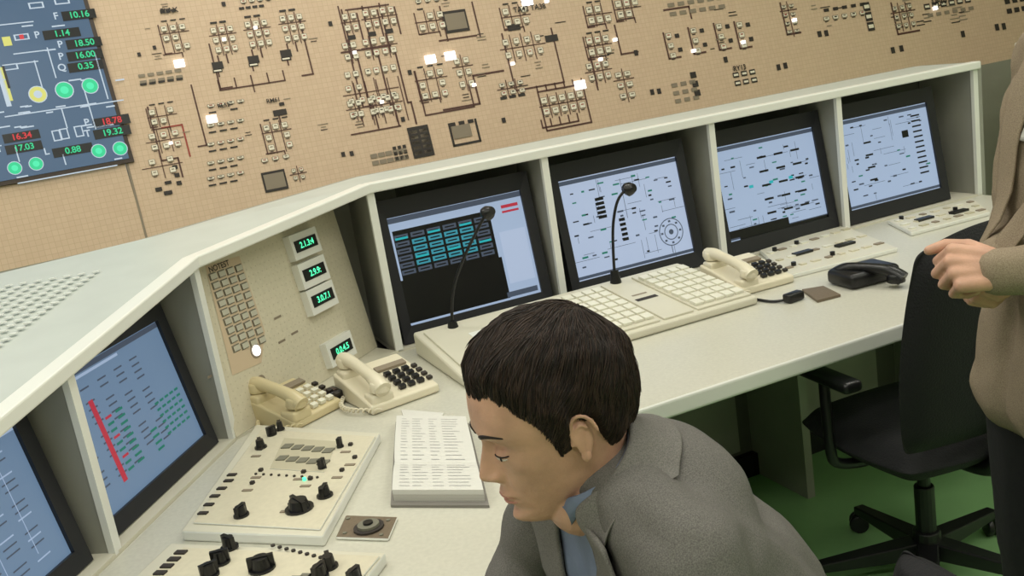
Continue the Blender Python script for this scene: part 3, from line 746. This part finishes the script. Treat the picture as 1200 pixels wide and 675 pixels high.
def mix_fabric(name,c1,c2,scale,rough=.9):
    m=mat(name,c1,rough,bump=.12,bscale=30,spec=.15);nt=m.node_tree;b=nt.nodes["Principled BSDF"]
    tc=nt.nodes.new("ShaderNodeTexCoord");n=nt.nodes.new("ShaderNodeTexNoise");n.inputs["Scale"].default_value=scale;n.inputs["Detail"].default_value=2
    r=nt.nodes.new("ShaderNodeValToRGB");r.color_ramp.elements[0].position=.30;r.color_ramp.elements[1].position=.70
    r.color_ramp.elements[0].color=lin(c1)+(1,);r.color_ramp.elements[1].color=lin(c2)+(1,)
    nt.links.new(tc.outputs["Object"],n.inputs["Vector"])
    nt.links.new(n.outputs["Fac"],r.inputs["Fac"]);nt.links.new(r.outputs["Color"],b.inputs["Base Color"])
    return m
m_skin=mat("skin",(198,154,130),.5,noise_amt=.13,nscale=28,bump=.09,bscale=300);m_skin.node_tree.nodes["Principled BSDF"].inputs["Subsurface Weight"].default_value=.1
m_skin.node_tree.nodes["Principled BSDF"].inputs["Subsurface Radius"].default_value=(.01,.004,.002)
m_lip=mat("lips",(176,120,106),.5);m_eye=mat("eye_white",(205,196,188),.3)
m_suit=mix_fabric("suit_grey_weave",(88,86,83),(118,115,111),650)
m_lapel=mix_fabric("suit_grey_lapel",(96,94,91),(126,123,118),650)
m_jack=mix_fabric("jacket_khaki_weave",(128,114,96),(156,142,122),600)
m_shirt=mat("shirt_blue",(112,124,148),.8,bump=.2,bscale=50);m_shirt2=mat("shirt_white",(204,202,196),.8)
m_trou=mat("trousers_dark",(24,24,26),.9,bump=.2,bscale=40);m_shoe=mat("shoe_leather",(20,16,14),.35)
# ---- head: lofted skull/face with analytic features
def lerp_t(tab,z):
    if z>=tab[0][0]:return tab[0][1]
    for (z0,a),(z1,b) in zip(tab,tab[1:]):
        if z1<=z<=z0:
            t=(z0-z)/(z0-z1);return a+(b-a)*t
    return tab[-1][1]
XF=[(.125,.012),(.122,.032),(.114,.053),(.102,.070),(.088,.081),(.070,.089),(.050,.0935),(.034,.0955),(.022,.0935),(.010,.0875),(0,.0860),(-.02,.0865),(-.04,.0875),(-.055,.0885),(-.07,.0875),(-.085,.0835),(-.098,.0835),(-.108,.0800),(-.116,.068),(-.122,.045),(-.126,.03)]
XB=[(.125,-.03),(.122,-.045),(.114,-.064),(.10,-.082),(.08,-.095),(.05,-.104),(.02,-.105),(-.01,-.099),(-.04,-.088),(-.07,-.076),(-.126,-.066)]
HW=[(.125,.016),(.122,.030),(.114,.044),(.10,.059),(.08,.070),(.055,.0765),(.02,.0775),(0,.0750),(-.02,.0715),(-.04,.0675),(-.06,.0625),(-.08,.0545),(-.095,.046),(-.11,.036),(-.12,.028),(-.126,.022)]
PF=[(.125,2.0),(.08,2.3),(.03,2.6),(0,2.3),(-.04,2.05),(-.08,1.75),(-.11,1.6),(-.126,1.6)]
def smo(tab,z,h=.004): return (lerp_t(tab,z-h)+lerp_t(tab,z)*2+lerp_t(tab,z+h))/4
def gs(x,s):return math.exp(-(x/s)**2)
NH=[(.030,0),(.020,.0015),(.012,.004),(.004,.0085),(-.008,.0150),(-.020,.0205),(-.028,.0240),(-.033,.0248),(-.038,.0215),(-.042,.0140),(-.046,.0060),(-.051,.0008),(-.056,0)]
NS=[(.030,.008),(.01,.0065),(-.01,.0078),(-.022,.0095),(-.033,.0112),(-.042,.0105),(-.056,.008)]
def feat(y,z):
    ay=abs(y);d=0
    d+=smo(NH,z,.002)*math.exp(-(ay/lerp_t(NS,z))**2.2)
    d+=.0085*gs(ay-.0135,.0055)*gs(z+.0365,.0065)
    d-=.0030*gs(ay-.0205,.0035)*gs(z+.036,.008)
    d-=.0105*gs(ay-.030,.0145)*gs(z-.006,.0095)
    d-=.0035*gs(ay-.013,.006)*gs(z-.010,.009)
    d+=.0078*math.exp(-((ay-.0315)/.0135)**4-((z+.000)/.0090)**2)
    d-=.0012*gs(z-.0085,.0016)*math.exp(-((ay-.0315)/.014)**4)
    d+=.0030*gs(ay-.026,.018)*gs(z-.0265,.0065)
    d+=.0040*gs(ay-.047,.016)*gs(z+.018,.013)
    d-=.0034*gs(ay-.040,.014)*gs(z+.060,.018)
    s=ay-(.017+(-.040-z)*.45)
    if -.075<z<-.036: d-=.0020*gs(s,.0035)*gs(z+.054,.014)
    d+=.0030*gs(z+.064,.011)*math.exp(-(ay/.026)**2)
    lipw=math.exp(-(ay/.0225)**4)
    d+=.0036*gs(z+.0630,.0038)*lipw*(1-.12*gs(ay,.004));d+=.0040*gs(z+.0752,.0046)*math.exp(-(ay/.019)**4)
    d-=.0042*gs(z+.0688,.0017)*math.exp(-(ay/.0245)**6)
    d-=.0012*gs(ay,.0035)*gs(z+.054,.006)
    d-=.0026*gs(z+.0865,.0050)*math.exp(-(ay/.018)**2)
    d+=.0070*gs(z+.1010,.0090)*math.exp(-(ay/.017)**2)
    return d
def surf(th,z):
    xf=smo(XF,z);xb=smo(XB,z);w=smo(HW,z);cx=-.012 if z>0 else -.012+.004*min(1,-z/.1)
    c,s=math.cos(th),math.sin(th)
    if c>=0:
        p=smo(PF,z,.01);k=(abs(c)**p+abs(s)**2.15)**(-1/2.15)
        a=xf-cx;x=cx+a*c*k;y=w*s*k
        x=min(x,xf)
        wgt=max(0,min(1,(c-.15)/.35))
        x+=feat(y,z)*wgt
    else:
        k=(abs(c)**2.1+abs(s)**2.1)**(-1/2.1);x=cx+(cx-xb)*c*k;y=w*s*k
    return x,y
def face_x(y,z):
    lo,hi=0,1.5
    for _ in range(30):
        m=(lo+hi)/2
        if surf(m,z)[1]<abs(y):lo=m
        else:hi=m
    return surf(lo,z)[0]
def skull(bm):
    nz=170;nt=220;rows=[]
    for i in range(nz+1):
        u=i/nz;z=.125-.251*u
        row=[]
        for j in range(nt):
            q=j/nt*2-1
            th=math.pi*(abs(q)**1.35)*(1 if q>=0 else -1)
            x,y=surf(th,z);row.append(bm.verts.new((x,y,z)))
        rows.append(row)
    for a,b in zip(rows,rows[1:]):
        for j in range(nt):bm.faces.new((a[j],b[j],b[(j+1)%nt],a[(j+1)%nt]))
    bm.faces.new(rows[0]);bm.faces.new(rows[-1][::-1])
def ear(bm,s):
    ell(bm,V(-.012,s*.0785,-.004),(.013,.0045,.024),R(s*.28,'Z')@R(-.15,'Y'))
    pts=[]
    for i in range(15):
        a=-.75+i*.285;rx=.0150;rz=.0225
        pts.append(V(-.013+rx*math.cos(a)+.002*math.sin(a),s*(.0835-.006*math.cos(a)*.6),.004+rz*math.sin(a)))
    for p,q in zip(pts,pts[1:]): cap(bm,p,.0030,q,.0030,1)
    for p,q in zip(pts[2:12],pts[3:13]):
        a=V(-.010,s*.082,0)
        cap(bm,a.lerp(p,.55),.0022,a.lerp(q,.55),.0022,1)
    ell(bm,V(-.007,s*.0805,-.026),(.0065,.0038,.0085));cap(bm,V(.0035,s*.0775,-.008),.0032,V(.002,s*.0775,.0),.003,1)
def zlim(x,y):
    pts=[(-.2,-.070),(-.085,-.066),(-.05,-.052),(-.036,-.028),(-.030,.022),(-.002,.026),(.004,-.016),(.018,-.022),(.026,.014),(.046,.044),(.062,.060),(.09,.070),(.2,.078)]
    for (a,b),(c,d) in zip(pts,pts[1:]):
        if a<=x<=c:return b+(d-b)*(x-a)/(c-a)
    return .08
HC=V(-.012,0,.030)
def hair_r(d):
    rr=1/math.sqrt((d.x/.1005)**2+(d.y/.0785)**2+(d.z/.0965)**2)
    p=HC+d*rr;h=p.z-zlim(p.x,p.y)+.012*noise.noise(V(p.x*70,p.y*70,3.3))
    t=max(-1,min(1,h/.034));t=t if t<0 else t**.7
    top=max(0,d.z)*.008+max(0,d.x)*.010*max(0,1-abs(d.z-.6)*1.2)
    q=V(p.x*16-p.z*8,p.y*30,p.z*20)
    st=noise.noise(q)*.0060+noise.noise(q*2.6)*.0022
    th=(.0075+top+st)*(t if t>0 else t*1.6)
    return rr+th,h
def head(parent,M_,neck_to,strands=2600):
    def f(bm):
        skull(bm)
        for s in(-1,1):ear(bm,s)
        bmesh.ops.transform(bm,matrix=M_,verts=bm.verts)
        cap(bm,M_@V(-.030,0,-.04),.051,Vector(neck_to),.058,3)
        cap(bm,M_@V(-.008,0,-.070),.036,Vector(neck_to)+V(-.02,0,-.01),.048,3)
    organic("head_and_neck",f,m_skin,parent,.0019,2)
    def lips(bm):
        for i in range(-10,11):
            y=.0205*i/10;k=1-abs(i/10)**2.2
            for z,r_ in((-.0640,.0026),(-.0745,.0032)):
                zz=z+(.0022 if z>-.07 else .001)*abs(i/10)**1.5*(-1 if z>-.07 else 1)
                rr_=max(.0009,r_*k)
                ell(bm,V(face_x(y,zz)-.0014*k,y,zz),(.0022*k+.0006,.0022,rr_),None,2)
    organic("lips",lips,m_lip,parent,.0009,1,M_)
    for s in(-1,1):
        def brow(bm):
            P=None
            for i in range(12):
                t=i/11;y=.011+.040*t;z=.0225+.0065*math.sin(t*2.5);r_=.0040*(1.1-.65*t)
                p=V(face_x(y,z)-.0010,s*y,z)
                if P:cap(bm,P[0],P[1],p,r_,1)
                P=(p,r_)
        organic("eyebrow",brow,m_hair,parent,.0011,1,M_)
        def lash(bm):
            P=None
            for i in range(10):
                t=i/9;y=.0200+.0235*t;z=-.0022-.0016*math.sin(t*math.pi)+.001*t
                p=V(face_x(y,z)+.0004,s*y,z)
                if P:cap(bm,P,.0011,p,.0011,1)
                P=p
        organic("eyelashes",lash,m_hair,parent,.0006,1,M_)
        def sclera(bm):
            for i in range(1,9):
                t=i/9;y=.0205+.0225*t;z=-.0055-.0020*math.sin(t*math.pi)+.001*t
                ell(bm,V(face_x(y,z)-.0004,s*y,z),(.0011,.0018,.0010+.0016*math.sin(t*math.pi)),None,1)
        organic("eye",sclera,m_eye,parent,.0007,1,M_)
        def iris(bm):
            y=.0315;z=-.0066;ell(bm,V(face_x(y,z)+.0003,s*y,z),(.0011,.0038,.0030),None,2)
        organic("iris",iris,m_hair,parent,.0006,1,M_)
    bm=bmesh.new();bmesh.ops.create_icosphere(bm,subdivisions=6,radius=1)
    for v in bm.verts:
        d=v.co.normalized();rr,h=hair_r(d);v.co=HC+d*rr
    bmesh.ops.transform(bm,matrix=M_,verts=bm.verts)
    me=bpy.data.meshes.new("hair");bm.to_mesh(me);bm.free();me.materials.append(m_hair);link("hair",me,parent,None,True)
    cu_=bpy.data.curves.new("hair_strands",'CURVE');cu_.dimensions='3D';cu_.bevel_depth=.0005;cu_.bevel_resolution=0
    cu_.materials.append(m_hair);cu_.materials.append(m_hair2);cnt=0;rr=random.Random(4);crown=V(-.07,.01,.11)
    while cnt<strands:
        d=V(rr.gauss(0,1),rr.gauss(0,1),rr.gauss(0,1)).normalized();r0,h=hair_r(d)
        if h<-.001:continue
        cnt+=1;pts=[];off=rr.uniform(.0,.0035)*min(1,max(.25,h/.03))
        cl=noise.noise(d*4)*.9;wob=cl+rr.uniform(-.16,.16);wob2=noise.noise(d*4+V(9,9,9))*.9+rr.uniform(-.16,.16)
        for i in range(8):
            pts.append(M_@(HC+d*(hair_r(d)[0]+off*(.3+i/8)+.0005)))
            fl=(HC+d*r0-crown);fl=fl-d*fl.dot(d)
            fl=fl.normalized() if fl.length>1e-4 else V(1,0,0)
            fl=fl+V(.25,.35*(1 if d.y>=-.1 else -1),-.25)*(1 if d.z>.2 else .3)+V(wob,wob2,rr.uniform(-.04,.04));fl=fl-d*fl.dot(d);fl.normalize()
            d2=(d+fl*.06).normalized();
            if hair_r(d2)[1]<rr.uniform(-.010,0):break
            d=d2
        if len(pts)<3:continue
        sp=cu_.splines.new('POLY');sp.points.add(len(pts)-1);sp.material_index=1 if rr.random()<.45 else 0
        for i,q in enumerate(pts):
            sp.points[i].co=tuple(q)+(1,);sp.points[i].radius=1 if i<len(pts)-1 else .3
    o=bpy.data.objects.new("hair_strands",cu_);scene.collection.objects.link(o);o.parent=parent
def hand(name,parent,M_,side,curl=(.9,1.0,.8),m=None):
    """local: +x fingers, +z back of the hand, thumb on side*+y"""
    def f(bm):
        ys=[.030,.010,-.010,-.029];L=[(.042,.026,.020),(.046,.029,.022),(.043,.027,.021),(.034,.021,.018)];bx=[.088,.092,.087,.078];rr=[.0092,.0095,.009,.008]
        for i in range(4):
            y=ys[i]*side;cap(bm,V(.0,y*.55,0),.016,V(bx[i]-.01,y,.0),.0125)
            p=V(bx[i]-.008,y,0);a=0
            cs=[c*(1+.06*i) for c in curl]
            for j in range(3):
                a+=cs[j];q=p+V(math.cos(a),0,-math.sin(a))*L[i][j]
                cap(bm,p,rr[i]*(1.08-.08*j),q,rr[i]*(1.0-.1*j));p=q
        cap(bm,V(.045,.012*side,-.004),.014,V(.045,-.012*side,-.004),.014);cap(bm,V(.01,0,0),.021,V(.06,0,-.002),.014)
        p=V(.022,.024*side,-.008);q=V(.052,.048*side,-.02);cap(bm,p,.016,q,.0125)
        r_=q+V(.030,.008*side,-.014);cap(bm,q,.0115,r_,.0105);s_=r_+V(.024,-.006*side,-.010);cap(bm,r_,.0105,s_,.0085)
        cap(bm,V(-.06,0,0),.027,V(.005,0,0),.024)
    return organic(name,f,m_skin,parent,.0026,3,M_)
def frame_from(xdir,zdir,loc):
    x=Vector(xdir).normalized();z=Vector(zdir);z=(z-x*z.dot(x)).normalized();y=z.cross(x)
    m=Matrix((x,y,z)).transposed().to_4x4();m.translation=Vector(loc);return m
def bvh(o):
    return BVHTree.FromPolygons([v.co.copy() for v in o.data.vertices],[tuple(p.vertices) for p in o.data.polygons])
def strip(name,tree_,ctr,wid,m,parent,off=.006,thick=.004,nw=8):
    """band laid on a body: ctr list of (left,right) rail points, projected onto surface"""
    n=len(ctr);K_=5;rows=[]
    for i in range(n-1):
        for k in range(K_):
            t=k/K_;a=Vector(ctr[i][0]).lerp(Vector(ctr[i+1][0]),t);b=Vector(ctr[i][1]).lerp(Vector(ctr[i+1][1]),t);rows.append((a,b))
    rows.append((Vector(ctr[-1][0]),Vector(ctr[-1][1])))
    vs=[]
    for a,b in rows:
        for j in range(nw+1):
            p=a.lerp(b,j/nw);loc,nr,_,_=tree_.find_nearest(p);vs.append(loc+nr*off)
    fs=[]
    for i in range(len(rows)-1):
        for j in range(nw):
            k=i*(nw+1)+j;fs.append((k,k+1,k+nw+2,k+nw+1))
    me=bpy.data.meshes.new(name);me.from_pydata(vs,[],fs);me.materials.append(m)
    o=link(name,me,parent,None,True)
    sm=o.modifiers.new("sm",'SMOOTH');sm.iterations=4
    s_=o.modifiers.new("s",'SOLIDIFY');s_.thickness=thick;s_.offset=0
    return o
# ------------------------------------------------------------------ seated man
sm=empty("seated_man")
DM=V(-.075,.10,-.012)
NB=V(.140,1.0,1.035)
YAW=rad(19)
TURN=T(NB.x,NB.y,0)@R(YAW,'Z')@T(-NB.x,-NB.y,0)      # whole body turned a little towards the camera side
Hm=T(.098,1.0,1.130)@R(math.pi+rad(15),'Z')@R(rad(11),'Y')@Matrix.Scale(.97,4)
head(sm,TURN.inverted()@Hm,NB,strands=10000)
def f(bm):
    ell(bm,V(.43,.98,.60),(.15,.18,.11))
    cap(bm,V(.40,.98,.62),.14,V(.27,.99,.84),.145)
    for s in(-1,1):
        cap(bm,V(.40,.98+s*.07,.64),.12,V(.215,1.0+s*.085,.90),.12)
        cap(bm,V(.215,1.0+s*.085,.90),.115,V(.18,1.0+s*.13,.985),.080)
        cap(bm,V(.150,1.0+s*.05,1.035),.050,V(.170,1.0+s*.170,1.000),.067)
        cap(bm,V(.170,1.0+s*.170,1.000),.069,V(.115,1.0+s*.235,.83),.056)
        cap(bm,V(.115,1.0+s*.235,.83),.055,V(-.02,1.0+s*.15,.745),.037)
    cap(bm,V(.20,1.0,1.01),.085,V(.25,1.0,.92),.11);ell(bm,V(.235,1.0,.985),(.095,.15,.10))
    cap(bm,V(.150,1.0,1.04),.064,V(.18,1.0,1.01),.08)
jk=organic("suit_jacket",f,m_suit,sm,.009,6)
for v in jk.data.vertices:
    p=v.co;n=v.normal;v.co=p+n*(.008*noise.noise(V(p.x*9+p.z*9,p.y*7,p.z*11-p.x*8))+.004*noise.noise(V(p.x*24+p.z*10,p.y*12,p.z*24)))
tr=bvh(jk)
F_=V(-.87,0,-.48).normalized();A_=V(-.48,0,.87).normalized();N_=V(.142,1.0,1.050)
def ring(phi,rr_,h):return N_+F_*math.cos(phi)*rr_+V(0,-1,0)*math.sin(phi)*rr_+A_*h
vs=[];fs=[];n=28
for i in range(n+1):
    ph=rad(42)+(rad(318)-rad(42))*i/n
    k=math.sin((i/n)*math.pi)**.5
    prof=[(.066,.010+.018*k),(.074,.014+.024*k),(.088,.002),(.108,-.026)]
    for rr_,h in prof:
        p=ring(ph,rr_,h)
        if rr_>.1:
            loc,nr,_,_=tr.find_nearest(p);p=loc+nr*.007
        vs.append(p)
for i in range(n):
    for j in range(3):
        k=i*4+j;fs.append((k,k+1,k+5,k+4))
me=bpy.data.meshes.new("jacket_collar");me.from_pydata(vs,[],fs);me.materials.append(m_lapel)
o=link("jacket_collar",me,sm,None,True);s_=o.modifiers.new("so",'SOLIDIFY');s_.thickness=.005;s_.offset=0;s_=o.modifiers.new("su",'SUBSURF');s_.levels=1;s_.render_levels=2
for s in(-1,1):
    L=V(0,-1,0)*s
    ctr=[(N_+F_*.060+L*.055+A_*.01,N_+F_*.03+L*.11-A_*.02),(N_+F_*.10+L*.05-A_*.06,N_+F_*.06+L*.14-A_*.08),(N_+F_*.13+L*.04-A_*.16,N_+F_*.11+L*.11-A_*.18),(N_+F_*.14+L*.01-A_*.32,N_+F_*.14+L*.03-A_*.33)]
    strip("lapel",tr,ctr,0,m_lapel,sm,.011,.005)
ctr=[(N_+F_*.07+V(0,-.06,0)+A_*.01,N_+F_*.07+V(0,.06,0)+A_*.01),(N_+F_*.11+V(0,-.055,0)-A_*.08,N_+F_*.11+V(0,.055,0)-A_*.08),(N_+F_*.14+V(0,-.04,0)-A_*.18,N_+F_*.14+V(0,.04,0)-A_*.18),(N_+F_*.15+V(0,-.01,0)-A_*.3,N_+F_*.15+V(0,.01,0)-A_*.3)]
strip("shirt_front",tr,ctr,0,m_shirt,sm,.005,.002)
vs=[];fs=[];n=28
for i in range(n+1):
    ph=rad(14)+(rad(346)-rad(14))*i/n
    for rr_,h in((.060,.004),(.061,.026),(.066,.028),(.074,.004)):
        hh=h if not(i in(0,1,n-1,n)) else h-.012
        vs.append(ring(ph,rr_,hh))
for i in range(n):
    for j in range(3):
        k=i*4+j;fs.append((k,k+1,k+5,k+4))
me=bpy.data.meshes.new("shirt_collar");me.from_pydata(vs,[],fs);me.materials.append(m_shirt)
o=link("shirt_collar",me,sm,None,True);s_=o.modifiers.new("so",'SOLIDIFY');s_.thickness=.003
hand("hand_right",sm,frame_from((-1,-.3,-.35),(-.3,0,1),(-.05,1.135,.73)),-1,(.35,.4,.3))
hand("hand_left",sm,frame_from((-1,.3,-.35),(-.3,0,1),(-.05,.865,.73)),1,(.35,.4,.3))
def f(bm):
    ell(bm,V(.45,.98,.61),(.14,.175,.09))
    for s in(-1,1):
        cap(bm,V(.43,.98+s*.08,.60),.083,V(.02,.98+s*.12,.58),.062);cap(bm,V(.02,.98+s*.12,.58),.06,V(.02,.98+s*.13,.13),.042)
organic("trousers",f,m_trou,sm,.01,4)
for s in(-1,1):
    def f(bm): cap(bm,V(.04,.98+s*.13,.055),.042,V(-.14,.98+s*.14,.046),.033);cap(bm,V(.03,.98+s*.13,.07),.04,V(.03,.98+s*.13,.12),.036)
    organic("shoe",f,m_shoe,sm,.007,3)
sm.matrix_world=Matrix.Translation(DM)@TURN
cpos=TURN@V(.47,.98,0)+DM
office_chair(cpos.x,cpos.y,math.pi+YAW,"office_chair",.66,False)
# ------------------------------------------------------------------ standing man
st=empty("standing_man")
X0,Y0=.925,1.56
def XZ(z): return X0+max(0,z-.95)*.20
Hs=T(XZ(1.6)-.03,Y0,1.66)@R(math.pi,'Z')@R(rad(20),'Y')
head(st,Hs,V(XZ(1.48),Y0,1.50),strands=1200)
wl=plan_y(1182,316,1.42);wr=plan_y(1174,304,1.56)
def f(bm):
    for s in(-1,1):
        cap(bm,V(XZ(.84),Y0+s*.06,.84),.125,V(XZ(1.05),Y0+s*.06,1.05),.112);cap(bm,V(XZ(1.05),Y0+s*.06,1.05),.112,V(XZ(1.3),Y0+s*.085,1.30),.118)
        cap(bm,V(XZ(1.44),Y0+s*.06,1.44),.055,V(XZ(1.4),Y0+s*.175,1.40),.066)
        cap(bm,V(XZ(1.33),Y0+s*.10,1.33),.10,V(XZ(1.4),Y0+s*.06,1.40),.075)
    cap(bm,V(XZ(1.4),Y0-.185,1.395),.067,V(XZ(1.13)+.10,Y0-.245,1.13),.056);cap(bm,V(XZ(1.13)+.10,Y0-.245,1.13),.056,wl+V(-.012,.005,0),.040)
    cap(bm,V(XZ(1.4),Y0+.185,1.395),.067,V(XZ(1.13)+.10,Y0+.235,1.13),.056);cap(bm,V(XZ(1.13)+.10,Y0+.235,1.13),.056,wr+V(-.01,0,0),.039)
js=organic("suit_jacket",f,m_jack,st,.009,5)
for v in js.data.vertices:
    p=v.co;n=v.normal;v.co=p+n*(.009*noise.noise(V(p.x*9+p.z*9,p.y*7,p.z*11-p.x*8))+.004*noise.noise(p*25))
ts_=bvh(js)
for s in(-1,1):
    ctr=[(V(XZ(1.47)-.05,Y0+s*.05,1.47),V(XZ(1.48),Y0+s*.09,1.48)),(V(XZ(1.38)-.13,Y0+s*.03,1.38),V(XZ(1.37)-.12,Y0+s*.10,1.37)),(V(XZ(1.25)-.15,Y0+s*.015,1.25),V(XZ(1.22)-.15,Y0+s*.08,1.22)),(V(XZ(1.06)-.15,Y0+s*.005,1.06),V(XZ(1.05)-.15,Y0+s*.02,1.05))]
    strip("lapel",ts_,ctr,0,m_jack,st,.009,.004)
ctr=[(V(XZ(1.47)-.07,Y0-.04,1.47),V(XZ(1.47)-.07,Y0+.04,1.47)),(V(XZ(1.38)-.14,Y0-.025,1.38),V(XZ(1.38)-.14,Y0+.03,1.38)),(V(XZ(1.28)-.16,Y0-.004,1.28),V(XZ(1.28)-.16,Y0+.012,1.28))]
strip("shirt_front",ts_,ctr,0,m_shirt2,st,.005,.002)
hand("hand_left",st,frame_from((-.95,.30,.12),(-.15,-.75,.6),wl),-1,(1.25,1.35,.9))
hand("hand_right",st,frame_from((-.9,-.35,-.1),(.0,.6,.8),wr),1,(1.1,1.2,.8))
def f(bm):
    for s in(-1,1):
        cap(bm,V(X0,Y0+s*.07,.88),.105,V(X0-.01,Y0+s*.085,.5),.072);cap(bm,V(X0-.01,Y0+s*.085,.5),.07,V(X0+.01,Y0+s*.09,.1),.055)
organic("trousers",f,m_trou,st,.01,4)
for s in(-1,1):
    def f(bm): cap(bm,V(X0+.03,Y0+s*.09,.045),.04,V(X0-.15,Y0+s*.10,.033),.031);cap(bm,V(X0+.02,Y0+s*.09,.05),.042,V(X0+.02,Y0+s*.09,.1),.04)
    organic("shoe",f,m_shoe,st,.007,3)
# badge clipped on the breast of the jacket, above the folded arm
loc=None
for zz_,dx_ in((1.26,-.075),(1.26,-.06),(1.26,-.045),(1.24,-.03)):
    h_=ts_.ray_cast(V(XZ(zz_)+dx_,Y0-.6,zz_),V(0,1,0))
    if h_[0] is not None and h_[0].x-.0<XZ(zz_)+.02: loc,nr=h_[0],h_[1];break
if loc is None: loc,nr,_,_=ts_.find_nearest(V(XZ(1.27)-.06,Y0-.26,1.27))
nr=(nr*.6+V(-.5,-.9,0)).normalized()
mb=MB()
mb.box(0,0,0,.052,.075,.003,m_white);mb.box(0,.02,.003,.05,.02,.001,mat("badge_yellow",(214,186,70),.5));mb.box(0,-.01,.003,.03,.03,.001,m_dk);mb.box(0,.045,0,.012,.02,.004,m_gy)
zz=nr;xx=V(0,0,1).cross(zz).normalized();yy=zz.cross(xx)
Mb=Matrix((xx,yy,zz)).transposed().to_4x4();Mb.translation=loc+nr*.016
mb.build("id_badge",st,Mb)
# ------------------------------------------------------------------ lights
m_em=mat("lamp_diffuser",(255,250,238),.5,em=2.0)
for x in(-2.2,-.2,1.8,3.6):
    for y in(-.9,1.1,3.0):
        root=empty("ceiling_light")
        mb=MB();mb.box(0,0,0,1.24,.34,.05,m_white);mb.box(0,0,-.004,1.18,.28,.004,m_em);mb.build("fixture",root,T(x,y,CEIL-.052))
        L=bpy.data.lights.new("lamp",'AREA');L.shape='RECTANGLE';L.size=1.15;L.size_y=.28;L.energy=17.5 if x<3 else 9.5;L.color=(1,.96,.89)
        lo=bpy.data.objects.new("lamp",L);scene.collection.objects.link(lo);lo.matrix_world=T(x,y,CEIL-.07);lo.parent=root
w=bpy.data.worlds.new("world");scene.world=w;w.use_nodes=True;w.node_tree.nodes["Background"].inputs[0].default_value=(.6,.62,.6,1);w.node_tree.nodes["Background"].inputs[1].default_value=.3
print("done",sum(len(o.data.polygons) for o in scene.objects if o.type=='MESH'))
